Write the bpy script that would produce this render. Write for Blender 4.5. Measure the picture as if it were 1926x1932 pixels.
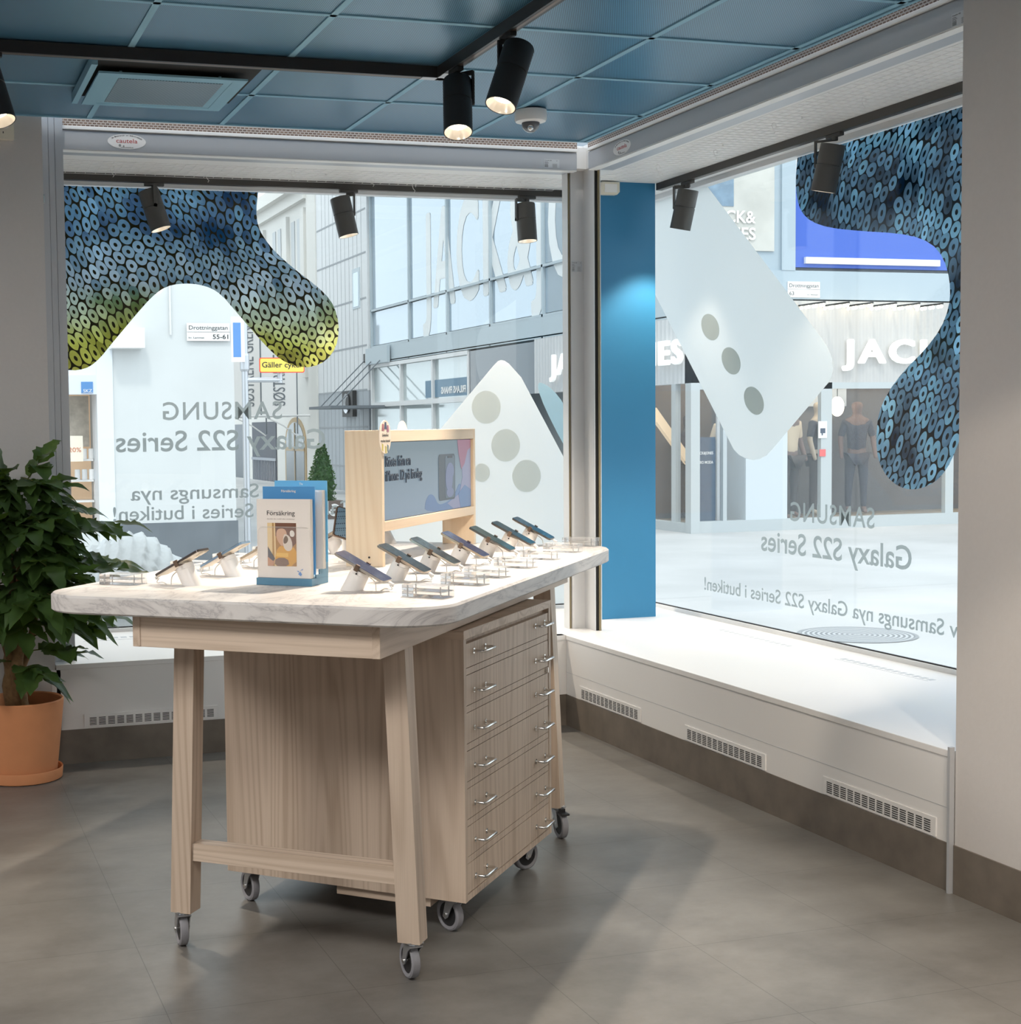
import bpy, bmesh, math, random
from mathutils import Vector, Matrix, Euler
from math import sin, cos, pi, radians, atan2, sqrt
for o in list(bpy.data.objects): bpy.data.objects.remove(o)
S = bpy.context.scene
COL = S.collection
# ---------------------------------------------------------------- camera
cam_d = bpy.data.cameras.new('camera'); cam = bpy.data.objects.new('camera', cam_d); COL.objects.link(cam)
FPX, PIT, ROL, AZB = 2739.2, .05687, -.01389, -.29079
cam_d.sensor_fit = 'HORIZONTAL'; cam_d.sensor_width = 36; cam_d.lens = FPX * 36 / 1926
cam_d.shift_x = (963 - 638) / 1926; cam_d.clip_start = .05; cam_d.clip_end = 300
a = AZB + pi / 2
M1 = Matrix(((sin(a), sin(AZB), 0), (cos(a), cos(AZB), 0), (0, 0, 1)))
M2 = Matrix(((1, 0, 0), (0, 0, -1), (0, 1, 0)))
M3 = Matrix(((1, 0, 0), (0, cos(PIT), -sin(PIT)), (0, sin(PIT), cos(PIT))))
M4 = Matrix(((cos(ROL), -sin(ROL), 0), (sin(ROL), cos(ROL), 0), (0, 0, 1)))
R = M4 @ M3 @ M2 @ M1
cm = Matrix((R[0], -R[1], -R[2])).transposed().to_4x4(); cm.translation = (0, 0, 1.5)
cam.matrix_world = cm
S.camera = cam
# ---------------------------------------------------------------- world, sun, area lights, exposure
W = bpy.data.worlds.new('sky'); S.world = W; W.use_nodes = True
wn = W.node_tree.nodes; wl = W.node_tree.links; bg = wn['Background']
bg.inputs[0].default_value = (.86, .93, 1, 1); bg.inputs[1].default_value = 2.3
S.view_settings.view_transform = 'Standard'; S.view_settings.look = 'None'
S.view_settings.exposure = 0; S.view_settings.gamma = 1; S.view_settings.use_curve_mapping = False
sd = bpy.data.lights.new('sun', 'SUN'); sd.energy = 1.2; sd.angle = radians(6); sd.color = (1, .95, .88)
sun = bpy.data.objects.new('sun', sd); COL.objects.link(sun)
sun.rotation_euler = Vector((.25, .62, -1)).to_track_quat('-Z', 'Y').to_euler()
def area(name, loc, sx, sy, power, col=(1, .95, .9), rot=(0, 0, 0)):
    d = bpy.data.lights.new(name, 'AREA'); d.shape = 'RECTANGLE'; d.size = sx; d.size_y = sy; d.energy = power; d.color = col
    o = bpy.data.objects.new(name, d); COL.objects.link(o); o.location = loc; o.rotation_euler = rot; return o
area('added_fill_light', (.2, 1.2, 2.86), 1.2, 1.2, 72)  # unseen area lights added to fill the room, no fixtures built
area('added_fill_light', (-2.6, 3.4, 2.86), 1.2, 1.2, 135)
area('added_fill_light', (.2, -2.2, 2.86), 1.2, 1.2, 70)
# ---------------------------------------------------------------- materials
MT = {}
def base(name):
    m = bpy.data.materials.new(name); m.use_nodes = True; MT[name] = m
    return m, m.node_tree.nodes, m.node_tree.links, m.node_tree.nodes['Principled BSDF']
def mat(name, c, r=.5, metal=0, spec=.5, noise=0, nscale=8, bump=0, emit=None, es=1, trans=0, ior=1.45, coat=0):
    m, n, l, b = base(name)
    b.inputs['Base Color'].default_value = (*c, 1); b.inputs['Roughness'].default_value = r
    b.inputs['Metallic'].default_value = metal; b.inputs['Specular IOR Level'].default_value = spec
    b.inputs['IOR'].default_value = ior; b.inputs['Transmission Weight'].default_value = trans; b.inputs['Coat Weight'].default_value = coat
    if emit: b.inputs['Emission Color'].default_value = (*emit, 1); b.inputs['Emission Strength'].default_value = es
    if noise or bump:
        tc = n.new('ShaderNodeTexCoord'); nz = n.new('ShaderNodeTexNoise'); nz.inputs['Scale'].default_value = nscale; nz.inputs['Detail'].default_value = 5
        l.new(tc.outputs['Object'], nz.inputs['Vector'])
        if noise:
            rp = n.new('ShaderNodeMapRange'); rp.inputs[3].default_value = 1 - noise; rp.inputs[4].default_value = 1 + noise
            l.new(nz.outputs[0], rp.inputs[0])
            mx = n.new('ShaderNodeVectorMath'); mx.operation = 'SCALE'; mx.inputs[0].default_value = c
            l.new(rp.outputs[0], mx.inputs['Scale']); l.new(mx.outputs[0], b.inputs['Base Color'])
        if bump:
            bp = n.new('ShaderNodeBump'); bp.inputs['Strength'].default_value = bump; bp.inputs['Distance'].default_value = .003
            l.new(nz.outputs[0], bp.inputs['Height']); l.new(bp.outputs[0], b.inputs['Normal'])
    return m
def ramp(n, stops):
    r = n.new('ShaderNodeValToRGB'); e = r.color_ramp.elements
    while len(e) < len(stops): e.new(.5)
    for i, (p, c) in enumerate(stops): e[i].position = p; e[i].color = (*c, 1)
    return r
def mixc(n, l, f, a, b, mode='MIX'):
    x = n.new('ShaderNodeMix'); x.data_type = 'RGBA'; x.blend_type = mode
    for s, v in ((0, f), (6, a), (7, b)):
        if hasattr(v, 'links'): l.new(v, x.inputs[s])
        elif isinstance(v, tuple): x.inputs[s].default_value = (*v, 1)
        else: x.inputs[s].default_value = v
    return x.outputs[2]
def math_(n, l, op, a, b=0):
    x = n.new('ShaderNodeMath'); x.operation = op
    for s, v in ((0, a), (1, b)):
        if hasattr(v, 'links'): l.new(v, x.inputs[s])
        else: x.inputs[s].default_value = v
    return x.outputs[0]
def wood(name, axis, light, dark, dens=1.0, fig=.5, r=.5):
    # ash-like grain running along `axis` (0,1,2)
    m, n, l, b = base(name)
    tc = n.new('ShaderNodeTexCoord')
    def nz(sc, sa, det, dist=0):
        mp = n.new('ShaderNodeMapping'); v = [sc * dens] * 3; v[axis] = sa * dens; mp.inputs['Scale'].default_value = v; l.new(tc.outputs['Object'], mp.inputs[0])
        x = n.new('ShaderNodeTexNoise'); x.inputs['Scale'].default_value = 1; x.inputs['Detail'].default_value = det; x.inputs['Distortion'].default_value = dist; l.new(mp.outputs[0], x.inputs['Vector']); return x.outputs[0]
    k = math_(n, l, 'SINE', math_(n, l, 'MULTIPLY', nz(7, .35, 1, fig), 95)); k = math_(n, l, 'POWER', math_(n, l, 'ADD', math_(n, l, 'MULTIPLY', k, .5), .5), 2)
    k = math_(n, l, 'MULTIPLY', k, math_(n, l, 'MULTIPLY', nz(11, .25, 0), 1.1))
    mp = n.new('ShaderNodeMapping'); v = [13.3 * dens] * 3; v[axis] = 0; mp.inputs['Scale'].default_value = v; l.new(tc.outputs['Object'], mp.inputs[0]); wn = n.new('ShaderNodeTexWhiteNoise')
    fl = n.new('ShaderNodeVectorMath'); fl.operation = 'FLOOR'; l.new(mp.outputs[0], fl.inputs[0]); l.new(fl.outputs[0], wn.inputs[0])
    f = math_(n, l, 'ADD', math_(n, l, 'MULTIPLY', k, .55), math_(n, l, 'MULTIPLY', nz(330, 6, 1), .30))
    f = math_(n, l, 'ADD', f, math_(n, l, 'MULTIPLY', wn.outputs[0], .16)); f = math_(n, l, 'ADD', f, math_(n, l, 'MULTIPLY', nz(5, .3, 1), .25))
    rp = ramp(n, [(.2, light), (.95, dark)]); l.new(f, rp.inputs[0]); l.new(rp.outputs[0], b.inputs['Base Color'])
    b.inputs['Roughness'].default_value = r; b.inputs['Specular IOR Level'].default_value = .35
    return m
AL, AD = (.66, .54, .435), (.42, .315, .23)
WX = wood('ash_x', 0, AL, AD, 1, .8); WY = wood('ash_y', 1, AL, AD, 1, .8); WZ = wood('ash_z', 2, (.61, .495, .395), (.38, .285, .21), 1, .25)
PX = wood('pale_ply', 2, (.78, .645, .48), (.66, .50, .33), .55, .9); PY = wood('pale_ply_rail', 1, (.76, .63, .48), (.64, .49, .34), .6, .6)
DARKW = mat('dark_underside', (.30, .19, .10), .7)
WALL = mat('painted_wall', (.60, .575, .56), .75, noise=.03, nscale=60, bump=.15)
WHITE = mat('white_laminate', (.78, .77, .76), .32); CREAM = mat('soffit_white', (.82, .81, .79), .5)
ALU = mat('grey_aluminium', (.50, .515, .54), .42, metal=.25); ALU2 = mat('pale_aluminium', (.68, .68, .68), .4, metal=.15)
BLACK = mat('matt_black', (.018, .018, .02), .45); DGREY = mat('slot_dark', (.02, .02, .02), .9)
CHROME = mat('polished_steel', (.75, .74, .72), .18, metal=1); ZINC = mat('zinc_plate', (.55, .57, .6), .35, metal=.9)
RUBBER = mat('grey_rubber', (.26, .26, .28), .6); WPL = mat('white_plastic', (.82, .80, .78), .35); IVORY = mat('ivory_plastic', (.75, .70, .58), .4)
BLUE = mat('blue_paint', (.03, .19, .36), .45, noise=.04, nscale=3)
PLINTH = mat('plinth_vinyl', (.155, .132, .108), .6, noise=.45, nscale=9)
TERRA = mat('terracotta', (.60, .25, .11), .75, noise=.08, nscale=14); SOIL = mat('soil', (.05, .035, .025), .95, bump=.8, nscale=60)
BARK = mat('bark', (.26, .155, .075), .85, noise=.5, nscale=45, bump=1)
TWIG = mat('twig', (.12, .13, .035), .7)
BROWNM = mat('brown_metal', (.16, .11, .08), .35, metal=.6)
def leafmat(name, c):
    m, n, l, b = base(name)
    tc = n.new('ShaderNodeTexCoord'); nz = n.new('ShaderNodeTexNoise'); nz.inputs['Scale'].default_value = 9; l.new(tc.outputs['Object'], nz.inputs['Vector'])
    rp = ramp(n, [(.3, tuple(v * .5 for v in c)), (.7, tuple(v * 1.35 for v in c))]); l.new(nz.outputs[0], rp.inputs[0]); l.new(rp.outputs[0], b.inputs['Base Color'])
    b.inputs['Roughness'].default_value = .38
    tr = n.new('ShaderNodeBsdfTranslucent'); tr.inputs[0].default_value = (c[0] * 2.6, c[1] * 2.2, c[2] * .6, 1)
    mx = n.new('ShaderNodeMixShader'); mx.inputs[0].default_value = .3; l.new(b.outputs[0], mx.inputs[1]); l.new(tr.outputs[0], mx.inputs[2])
    l.new(mx.outputs[0], n['Material Output'].inputs[0]); return m
LEAF = leafmat('leaf_green', (.060, .115, .034))
def floor_mat():
    m, n, l, b = base('vinyl_floor')
    tc = n.new('ShaderNodeTexCoord')
    nz = n.new('ShaderNodeTexNoise'); nz.inputs['Scale'].default_value = 2.6; nz.inputs['Detail'].default_value = 10; nz.inputs['Roughness'].default_value = .68
    mp = n.new('ShaderNodeMapping'); mp.inputs['Scale'].default_value = (1, 1.25, 1); l.new(tc.outputs['Object'], mp.inputs[0]); l.new(mp.outputs[0], nz.inputs['Vector'])
    rp = ramp(n, [(.32, (.118, .110, .100)), (.70, (.200, .192, .178))]); l.new(nz.outputs[0], rp.inputs[0])
    sx = n.new('ShaderNodeSeparateXYZ'); l.new(tc.outputs['Object'], sx.inputs[0])
    def line(o, off):
        v = math_(n, l, 'ADD', o, off); v = math_(n, l, 'DIVIDE', v, .511); v = math_(n, l, 'FRACT', v); v = math_(n, l, 'SUBTRACT', v, .5); v = math_(n, l, 'ABSOLUTE', v)
        return math_(n, l, 'GREATER_THAN', v, .4978)
    j = math_(n, l, 'MAXIMUM', line(sx.outputs[0], 10 * .511 - .611), line(sx.outputs[1], 10 * .511 - 3.645))
    c = mixc(n, l, math_(n, l, 'MULTIPLY', j, .55), rp.outputs[0], (.03, .028, .025)); l.new(c, b.inputs['Base Color'])
    b.inputs['Roughness'].default_value = .36; b.inputs['Specular IOR Level'].default_value = .45
    bp = n.new('ShaderNodeBump'); bp.inputs['Strength'].default_value = .06; bp.inputs['Distance'].default_value = .002; l.new(nz.outputs[0], bp.inputs['Height']); l.new(bp.outputs[0], b.inputs['Normal'])
    return m
FLOOR = floor_mat()
def tile_mat(name, ca, cb, ang, pitch=.0062, r=.32):
    m, n, l, b = base(name)
    tc = n.new('ShaderNodeTexCoord'); mp = n.new('ShaderNodeMapping'); mp.inputs['Rotation'].default_value = (0, 0, ang); l.new(tc.outputs['Object'], mp.inputs[0])
    sx = n.new('ShaderNodeSeparateXYZ'); l.new(mp.outputs[0], sx.inputs[0])
    v = math_(n, l, 'MULTIPLY', sx.outputs[0], 2 * pi / pitch); v = math_(n, l, 'SINE', v); v = math_(n, l, 'MULTIPLY', v, .5); v = math_(n, l, 'ADD', v, .5)
    c = mixc(n, l, v, ca, cb); l.new(c, b.inputs['Base Color'])
    b.inputs['Roughness'].default_value = r; b.inputs['Metallic'].default_value = .12
    return m
TILE = tile_mat('perforated_blue_tile', (.008, .045, .10), (.11, .29, .43), radians(28))
GRID = mat('ceiling_grid_blue', (.22, .42, .54), .6)
VENTT = tile_mat('perforated_vent', (.03, .06, .08), (.30, .40, .46), radians(-40), .009)
def slot_mat(name, axis, ca=(.46, .41, .37), cb=(.10, .06, .045)):
    m, n, l, b = base(name)
    tc = n.new('ShaderNodeTexCoord'); br = n.new('ShaderNodeTexBrick'); br.inputs['Scale'].default_value = 1
    sx = n.new('ShaderNodeSeparateXYZ'); l.new(tc.outputs['Object'], sx.inputs[0]); cx = n.new('ShaderNodeCombineXYZ')
    l.new(sx.outputs[axis], cx.inputs[0]); l.new(sx.outputs[2], cx.inputs[1]); l.new(cx.outputs[0], br.inputs['Vector'])
    br.inputs['Brick Width'].default_value = .020; br.inputs['Row Height'].default_value = .0105; br.inputs['Mortar Size'].default_value = .0023; br.inputs['Mortar Smooth'].default_value = 0
    br.inputs['Color1'].default_value = (*cb, 1); br.inputs['Color2'].default_value = (.2, .12, .08, 1); br.inputs['Mortar'].default_value = (*ca, 1)
    l.new(br.outputs[0], b.inputs['Base Color']); b.inputs['Roughness'].default_value = .5
    return m
SLOTA = slot_mat('slotted_strip_a', 0); SLOTB = slot_mat('slotted_strip_b', 1)
def marble():
    m, n, l, b = base('marbled_stone')
    tc = n.new('ShaderNodeTexCoord'); mp = n.new('ShaderNodeMapping'); mp.inputs['Scale'].default_value = (3.2, 1.5, 7); mp.inputs['Rotation'].default_value = (0, 0, .35); l.new(tc.outputs['Object'], mp.inputs[0])
    nz = n.new('ShaderNodeTexNoise'); nz.inputs['Scale'].default_value = 1.6; nz.inputs['Detail'].default_value = 8; nz.inputs['Distortion'].default_value = 1.4; nz.inputs['Roughness'].default_value = .62; l.new(mp.outputs[0], nz.inputs['Vector'])
    v = math_(n, l, 'SUBTRACT', nz.outputs[0], .5); v = math_(n, l, 'ABSOLUTE', v)
    rp = ramp(n, [(0, (.44, .42, .42)), (.022, (.58, .555, .54)), (.11, (.68, .655, .635))]); l.new(v, rp.inputs[0])
    l.new(rp.outputs[0], b.inputs['Base Color']); b.inputs['Roughness'].default_value = .42; return m
MARBLE = marble()
def glass():
    m, n, l, b = base('window_glass'); n.remove(b)
    t = n.new('ShaderNodeBsdfTransparent'); t.inputs[0].default_value = (.95, .975, .97, 1)
    g = n.new('ShaderNodeBsdfGlossy'); g.inputs['Roughness'].default_value = .01
    ge = n.new('ShaderNodeNewGeometry'); dt = n.new('ShaderNodeVectorMath'); dt.operation = 'DOT_PRODUCT'; l.new(ge.outputs['Incoming'], dt.inputs[0]); l.new(ge.outputs['Normal'], dt.inputs[1])
    f = math_(n, l, 'POWER', math_(n, l, 'SUBTRACT', 1, math_(n, l, 'ABSOLUTE', dt.outputs['Value'])), 5); f = math_(n, l, 'ADD', math_(n, l, 'MULTIPLY', f, .5), .025)
    x = n.new('ShaderNodeMixShader'); l.new(f, x.inputs[0]); l.new(t.outputs[0], x.inputs[1]); l.new(g.outputs[0], x.inputs[2]); l.new(x.outputs[0], n['Material Output'].inputs[0]); return m
GLASS = glass()
def film(name, c, tr, trl=.6):
    m, n, l, b = base(name); n.remove(b)
    t = n.new('ShaderNodeBsdfTransparent'); d = n.new('ShaderNodeBsdfDiffuse'); k = n.new('ShaderNodeBsdfTranslucent')
    d.inputs[0].default_value = (*c, 1); k.inputs[0].default_value = (*c, 1)
    x = n.new('ShaderNodeMixShader'); x.inputs[0].default_value = trl; l.new(d.outputs[0], x.inputs[1]); l.new(k.outputs[0], x.inputs[2])
    y = n.new('ShaderNodeMixShader'); y.inputs[0].default_value = tr; l.new(x.outputs[0], y.inputs[1]); l.new(t.outputs[0], y.inputs[2]); l.new(y.outputs[0], n['Material Output'].inputs[0]); return m
FROST = film('frosted_film', (.80, .82, .82), .07, .8); FROSTA = film('frosted_film_pale', (.90, .90, .885), .05, .8); FROSTA2 = film('frosted_film_pale_dark', (.83, .84, .815), .05, .8); FROST2 = film('frosted_film_dark', (.66, .69, .67), .10, .75)
FTXT = film('frosted_lettering', (.47, .51, .51), .25, .75); PENF = film('frosted_film_teal', (.55, .68, .72), .15, .75)
def sequin(name, axis, mode):
    m, n, l, b = base(name); n.remove(b)
    tc = n.new('ShaderNodeTexCoord'); sx = n.new('ShaderNodeSeparateXYZ'); l.new(tc.outputs['Object'], sx.inputs[0]); cx = n.new('ShaderNodeCombineXYZ')
    l.new(sx.outputs[axis], cx.inputs[0]); l.new(sx.outputs[2], cx.inputs[1]); P = cx.outputs[0]
    wz = n.new('ShaderNodeTexNoise'); wz.inputs['Scale'].default_value = 2.2; wz.inputs['Detail'].default_value = 1; l.new(P, wz.inputs['Vector'])
    wv = n.new('ShaderNodeVectorMath'); wv.operation = 'SCALE'; wv.inputs['Scale'].default_value = .16; l.new(wz.outputs[1], wv.inputs[0])
    av = n.new('ShaderNodeVectorMath'); av.operation = 'ADD'; l.new(P, av.inputs[0]); l.new(wv.outputs[0], av.inputs[1])
    rt = n.new('ShaderNodeMapping'); rt.inputs['Rotation'].default_value = (0, 0, .5); rt.inputs['Scale'].default_value = (15.5, 15.5 / sqrt(3), 1); l.new(av.outputs[0], rt.inputs[0])
    def lat(ox, oy):
        ad = n.new('ShaderNodeVectorMath'); ad.operation = 'ADD'; ad.inputs[1].default_value = (ox, oy, 0); l.new(rt.outputs[0], ad.inputs[0])
        fl = n.new('ShaderNodeVectorMath'); fl.operation = 'FLOOR'; l.new(ad.outputs[0], fl.inputs[0])
        wn_ = n.new('ShaderNodeTexWhiteNoise'); of = n.new('ShaderNodeVectorMath'); of.operation = 'ADD'; of.inputs[1].default_value = (ox * 31, 7, 0); l.new(fl.outputs[0], of.inputs[0]); l.new(of.outputs[0], wn_.inputs[0])
        sb = n.new('ShaderNodeVectorMath'); sb.operation = 'SUBTRACT'; l.new(ad.outputs[0], sb.inputs[0]); l.new(fl.outputs[0], sb.inputs[1])
        s2 = n.new('ShaderNodeVectorMath'); s2.operation = 'SUBTRACT'; s2.inputs[1].default_value = (.5, .5, 0); l.new(sb.outputs[0], s2.inputs[0])
        jt = n.new('ShaderNodeVectorMath'); jt.operation = 'SCALE'; jt.inputs['Scale'].default_value = .10; l.new(wn_.outputs[1], jt.inputs[0]); s4 = n.new('ShaderNodeVectorMath'); s4.operation = 'SUBTRACT'; l.new(s2.outputs[0], s4.inputs[0]); l.new(jt.outputs[0], s4.inputs[1])
        s3 = n.new('ShaderNodeVectorMath'); s3.operation = 'MULTIPLY'; s3.inputs[1].default_value = (1, sqrt(3), 0); l.new(s4.outputs[0], s3.inputs[0])
        ln = n.new('ShaderNodeVectorMath'); ln.operation = 'LENGTH'; l.new(s3.outputs[0], ln.inputs[0]); return ln.outputs['Value'], wn_.outputs[0]
    d1, w1 = lat(0, 0); d2, w2 = lat(.5, .5); d = math_(n, l, 'MINIMUM', d1, d2); sel = math_(n, l, 'LESS_THAN', d2, d1)
    wid = math_(n, l, 'ADD', w1, math_(n, l, 'MULTIPLY', sel, math_(n, l, 'SUBTRACT', w2, w1)))
    ring = math_(n, l, 'MULTIPLY', math_(n, l, 'GREATER_THAN', d, .15), math_(n, l, 'LESS_THAN', d, .468))
    big = n.new('ShaderNodeTexNoise'); big.inputs['Scale'].default_value = 2.6; big.inputs['Detail'].default_value = 3; l.new(P, big.inputs['Vector'])
    br = math_(n, l, 'ADD', math_(n, l, 'MULTIPLY', big.outputs[0], 2.1), math_(n, l, 'MULTIPLY', wid, .55)); br = math_(n, l, 'SUBTRACT', br, .78)
    if mode == 'A':
        h = math_(n, l, 'ADD', sx.outputs[2], math_(n, l, 'MULTIPLY', big.outputs[0], .35)); h = math_(n, l, 'SUBTRACT', h, 1.95)
        lo = ramp(n, [(.0, (.14, .11, .015)), (.22, (.26, .27, .03)), (.38, (.17, .28, .14)), (.5, (.04, .17, .30)), (.8, (.008, .07, .20))])
        hi = ramp(n, [(.0, (.80, .74, .20)), (.22, (.84, .88, .30)), (.38, (.80, .90, .76)), (.5, (.78, .90, .96)), (.85, (.42, .70, .92))])
        l.new(h, lo.inputs[0]); l.new(h, hi.inputs[0]); lo = lo.outputs[0]; hi = hi.outputs[0]
    else: lo = (.004, .03, .08); hi = (.42, .72, .92)
    c = mixc(n, l, br, lo, hi)
    tx = n.new('ShaderNodeTexNoise'); tx.inputs['Scale'].default_value = 60; l.new(P, tx.inputs['Vector'])
    c = mixc(n, l, math_(n, l, 'MULTIPLY', tx.outputs[0], .35), c, (1, 1, 1), 'OVERLAY')
    dark = (.05, .045, .02) if mode == 'A' else (.006, .02, .035)
    c = mixc(n, l, ring, dark, c)
    df = n.new('ShaderNodeBsdfDiffuse'); tl = n.new('ShaderNodeBsdfTranslucent'); l.new(c, df.inputs[0]); l.new(c, tl.inputs[0])
    x = n.new('ShaderNodeMixShader'); x.inputs[0].default_value = .5; l.new(df.outputs[0], x.inputs[1]); l.new(tl.outputs[0], x.inputs[2])
    gl = n.new('ShaderNodeBsdfGlossy'); gl.inputs['Roughness'].default_value = .12
    y = n.new('ShaderNodeMixShader'); y.inputs[0].default_value = .05; l.new(x.outputs[0], y.inputs[1]); l.new(gl.outputs[0], y.inputs[2]); l.new(y.outputs[0], n['Material Output'].inputs[0]); return m
SEQA = sequin('sequin_print_green', 0, 'A'); SEQB = sequin('sequin_print_blue', 1, 'B')
def acr():
    m, n, l, b = base('clear_acrylic'); n.remove(b)
    t = n.new('ShaderNodeBsdfTransparent'); g = n.new('ShaderNodeBsdfGlossy'); g.inputs['Roughness'].default_value = .03; d = n.new('ShaderNodeBsdfDiffuse'); d.inputs[0].default_value = (.9, .9, .9, 1)
    lw = n.new('ShaderNodeLayerWeight'); lw.inputs[0].default_value = .35; x = n.new('ShaderNodeMixShader'); l.new(lw.outputs[0], x.inputs[0]); l.new(t.outputs[0], x.inputs[1]); l.new(g.outputs[0], x.inputs[2])
    y = n.new('ShaderNodeMixShader'); y.inputs[0].default_value = .17; l.new(x.outputs[0], y.inputs[1]); l.new(d.outputs[0], y.inputs[2]); l.new(y.outputs[0], n['Material Output'].inputs[0]); return m
ACR = acr()
# outdoors
PAVE = mat('street_paving', (.44, .44, .44), .85, noise=.30, nscale=.55)
CLAD = mat('white_cladding', (.66, .67, .68), .6, noise=.03); GREYB = mat('pale_grey_metal', (.46, .53, .57), .5); CONC = mat('pale_concrete', (.62, .64, .64), .8, noise=.06, nscale=2)
DCONC = mat('grey_render', (.16, .18, .20), .9, noise=.25, nscale=3); STONE = mat('cream_stone', (.66, .65, .62), .8); LION = mat('cast_concrete', (.47, .49, .50), .85, noise=.10, nscale=40, bump=.5)
LINEG = mat('joint_grey', (.16, .18, .20), .7)
# ---------------------------------------------------------------- mesh builder
class MB:
    def __init__(s): s.v = []; s.f = []; s.sm = False; s.T = None
    def add(s, vs, fs):
        k = len(s.v)
        s.v += [tuple((s.T @ Vector(p)) if s.T else p) for p in vs]; s.f += [tuple(i + k for i in f) for f in fs]; return s
    def box(s, x0, x1, y0, y1, z0, z1, c=0):
        if c <= 0:
            vs = [(x, y, z) for z in (z0, z1) for y in (y0, y1) for x in (x0, x1)]
            return s.add(vs, [(0, 2, 3, 1), (4, 5, 7, 6), (0, 1, 5, 4), (2, 6, 7, 3), (0, 4, 6, 2), (1, 3, 7, 5)])
        bm = bmesh.new(); bmesh.ops.create_cube(bm, size=1)
        for v in bm.verts: v.co = Vector(((x0 + x1) / 2 + v.co.x * (x1 - x0), (y0 + y1) / 2 + v.co.y * (y1 - y0), (z0 + z1) / 2 + v.co.z * (z1 - z0)))
        bmesh.ops.bevel(bm, geom=list(bm.edges), offset=c, segments=2, profile=.5, affect='EDGES'); bm.verts.index_update()
        s.add([tuple(v.co) for v in bm.verts], [tuple(v.index for v in f.verts) for f in bm.faces]); bm.free(); return s
    def hexa(s, b, t):  # bottom quad, top quad (each 4 pts ccw seen from above)
        return s.add(list(b) + list(t), [(3, 2, 1, 0), (4, 5, 6, 7), (0, 1, 5, 4), (1, 2, 6, 5), (2, 3, 7, 6), (3, 0, 4, 7)])
    def prism(s, poly, h0, h1, plane='xy'):
        A = sum(poly[i - 1][0] * poly[i][1] - poly[i][0] * poly[i - 1][1] for i in range(len(poly)))
        if (A < 0) != (plane == 'xz'): poly = poly[::-1]
        P = {'xy': lambda a, b, h: (a, b, h), 'xz': lambda a, b, h: (a, h, b), 'yz': lambda a, b, h: (h, a, b)}[plane]
        n = len(poly); vs = [P(a, b, h0) for a, b in poly] + [P(a, b, h1) for a, b in poly]
        return s.add(vs, [tuple(range(n))[::-1], tuple(range(n, 2 * n))] + [(i, (i + 1) % n, n + (i + 1) % n, n + i) for i in range(n)])
    def lathe(s, prof, n=32, cx=0, cy=0, cap=False):
        vs = []; fs = []
        for r, z in prof: vs += [(cx + r * cos(2 * pi * i / n), cy + r * sin(2 * pi * i / n), z) for i in range(n)]
        for j in range(len(prof) - 1):
            for i in range(n): a = j * n + i; b = j * n + (i + 1) % n; fs.append((a, b, b + n, a + n))
        if cap: fs += [tuple(range(n))[::-1], tuple(range((len(prof) - 1) * n, len(prof) * n))]
        return s.add(vs, fs)
    def tube(s, path, r, n=10, cap=True):
        path = [Vector(p) for p in path]; rs = r if isinstance(r, (list, tuple)) else [r] * len(path); vs = []; fs = []
        up = Vector((0, 0, 1)); prev = None
        for i, p in enumerate(path):
            d = (path[min(i + 1, len(path) - 1)] - path[max(i - 1, 0)]).normalized()
            if prev is None:
                x = d.cross(up)
                if x.length < 1e-3: x = d.cross(Vector((1, 0, 0)))
            else: x = prev - d * prev.dot(d)
            x.normalize(); prev = x; y = d.cross(x)
            vs += [tuple(p + (x * cos(2 * pi * k / n) + y * sin(2 * pi * k / n)) * rs[i]) for k in range(n)]
        for j in range(len(path) - 1):
            for k in range(n): a = j * n + k; b = j * n + (k + 1) % n; fs.append((a, b, b + n, a + n))
        if cap: fs += [tuple(range(n))[::-1], tuple(range((len(path) - 1) * n, len(path) * n))]
        return s.add(vs, fs)
    def sphere(s, c, r, n=16, m=10, sz=1, z0=-1):
        pr = []
        for j in range(m + 1):
            t = -pi / 2 + pi * j / m
            if sin(t) < z0: continue
            pr.append((max(r * cos(t), 1e-4), c[2] + r * sz * sin(t)))
        return s.lathe(pr, n, c[0], c[1], True)
def link(name, mb, m, parent=None, smooth=None, label=None, kind=None):
    me = bpy.data.meshes.new(name); me.from_pydata(mb.v, [], mb.f); me.materials.append(m); me.validate()
    if smooth: me.shade_smooth(); me.set_sharp_from_angle(angle=radians(smooth))
    o = bpy.data.objects.new(name, me); COL.objects.link(o)
    if parent: o.parent = parent
    if label: o['label'] = label
    if kind: o['kind'] = kind
    return o
def tag(o, label, cat, group=None):
    o['label'] = label; o['category'] = cat
    if group: o['group'] = group
    return o
def thing(name, label, cat, loc=(0, 0, 0), rz=0, group=None):
    o = bpy.data.objects.new(name, None); COL.objects.link(o); o.location = loc; o.rotation_euler = (0, 0, rz); o.empty_display_size = .05
    return tag(o, label, cat, group)
def struct(name, mb, m, parent=None, smooth=None): return link(name, mb, m, parent, smooth, kind=None if parent else 'structure')
def dup(root, loc=None, rz=None, label=None, mats=None):
    r = root.copy(); COL.objects.link(r)
    if loc is not None: r.location = loc
    if rz is not None: r.rotation_euler = (r.rotation_euler[0], r.rotation_euler[1], rz)
    if label: r['label'] = label
    def rec(src, dst):
        for ch in [c for c in bpy.data.objects if c.parent == src]:
            c = ch.copy(); COL.objects.link(c); c.parent = dst
            if mats and ch.name.split('.')[0] in mats: c.data = ch.data.copy(); c.data.materials[0] = mats[ch.name.split('.')[0]]
            rec(ch, c)
    rec(root, r); return r
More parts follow.
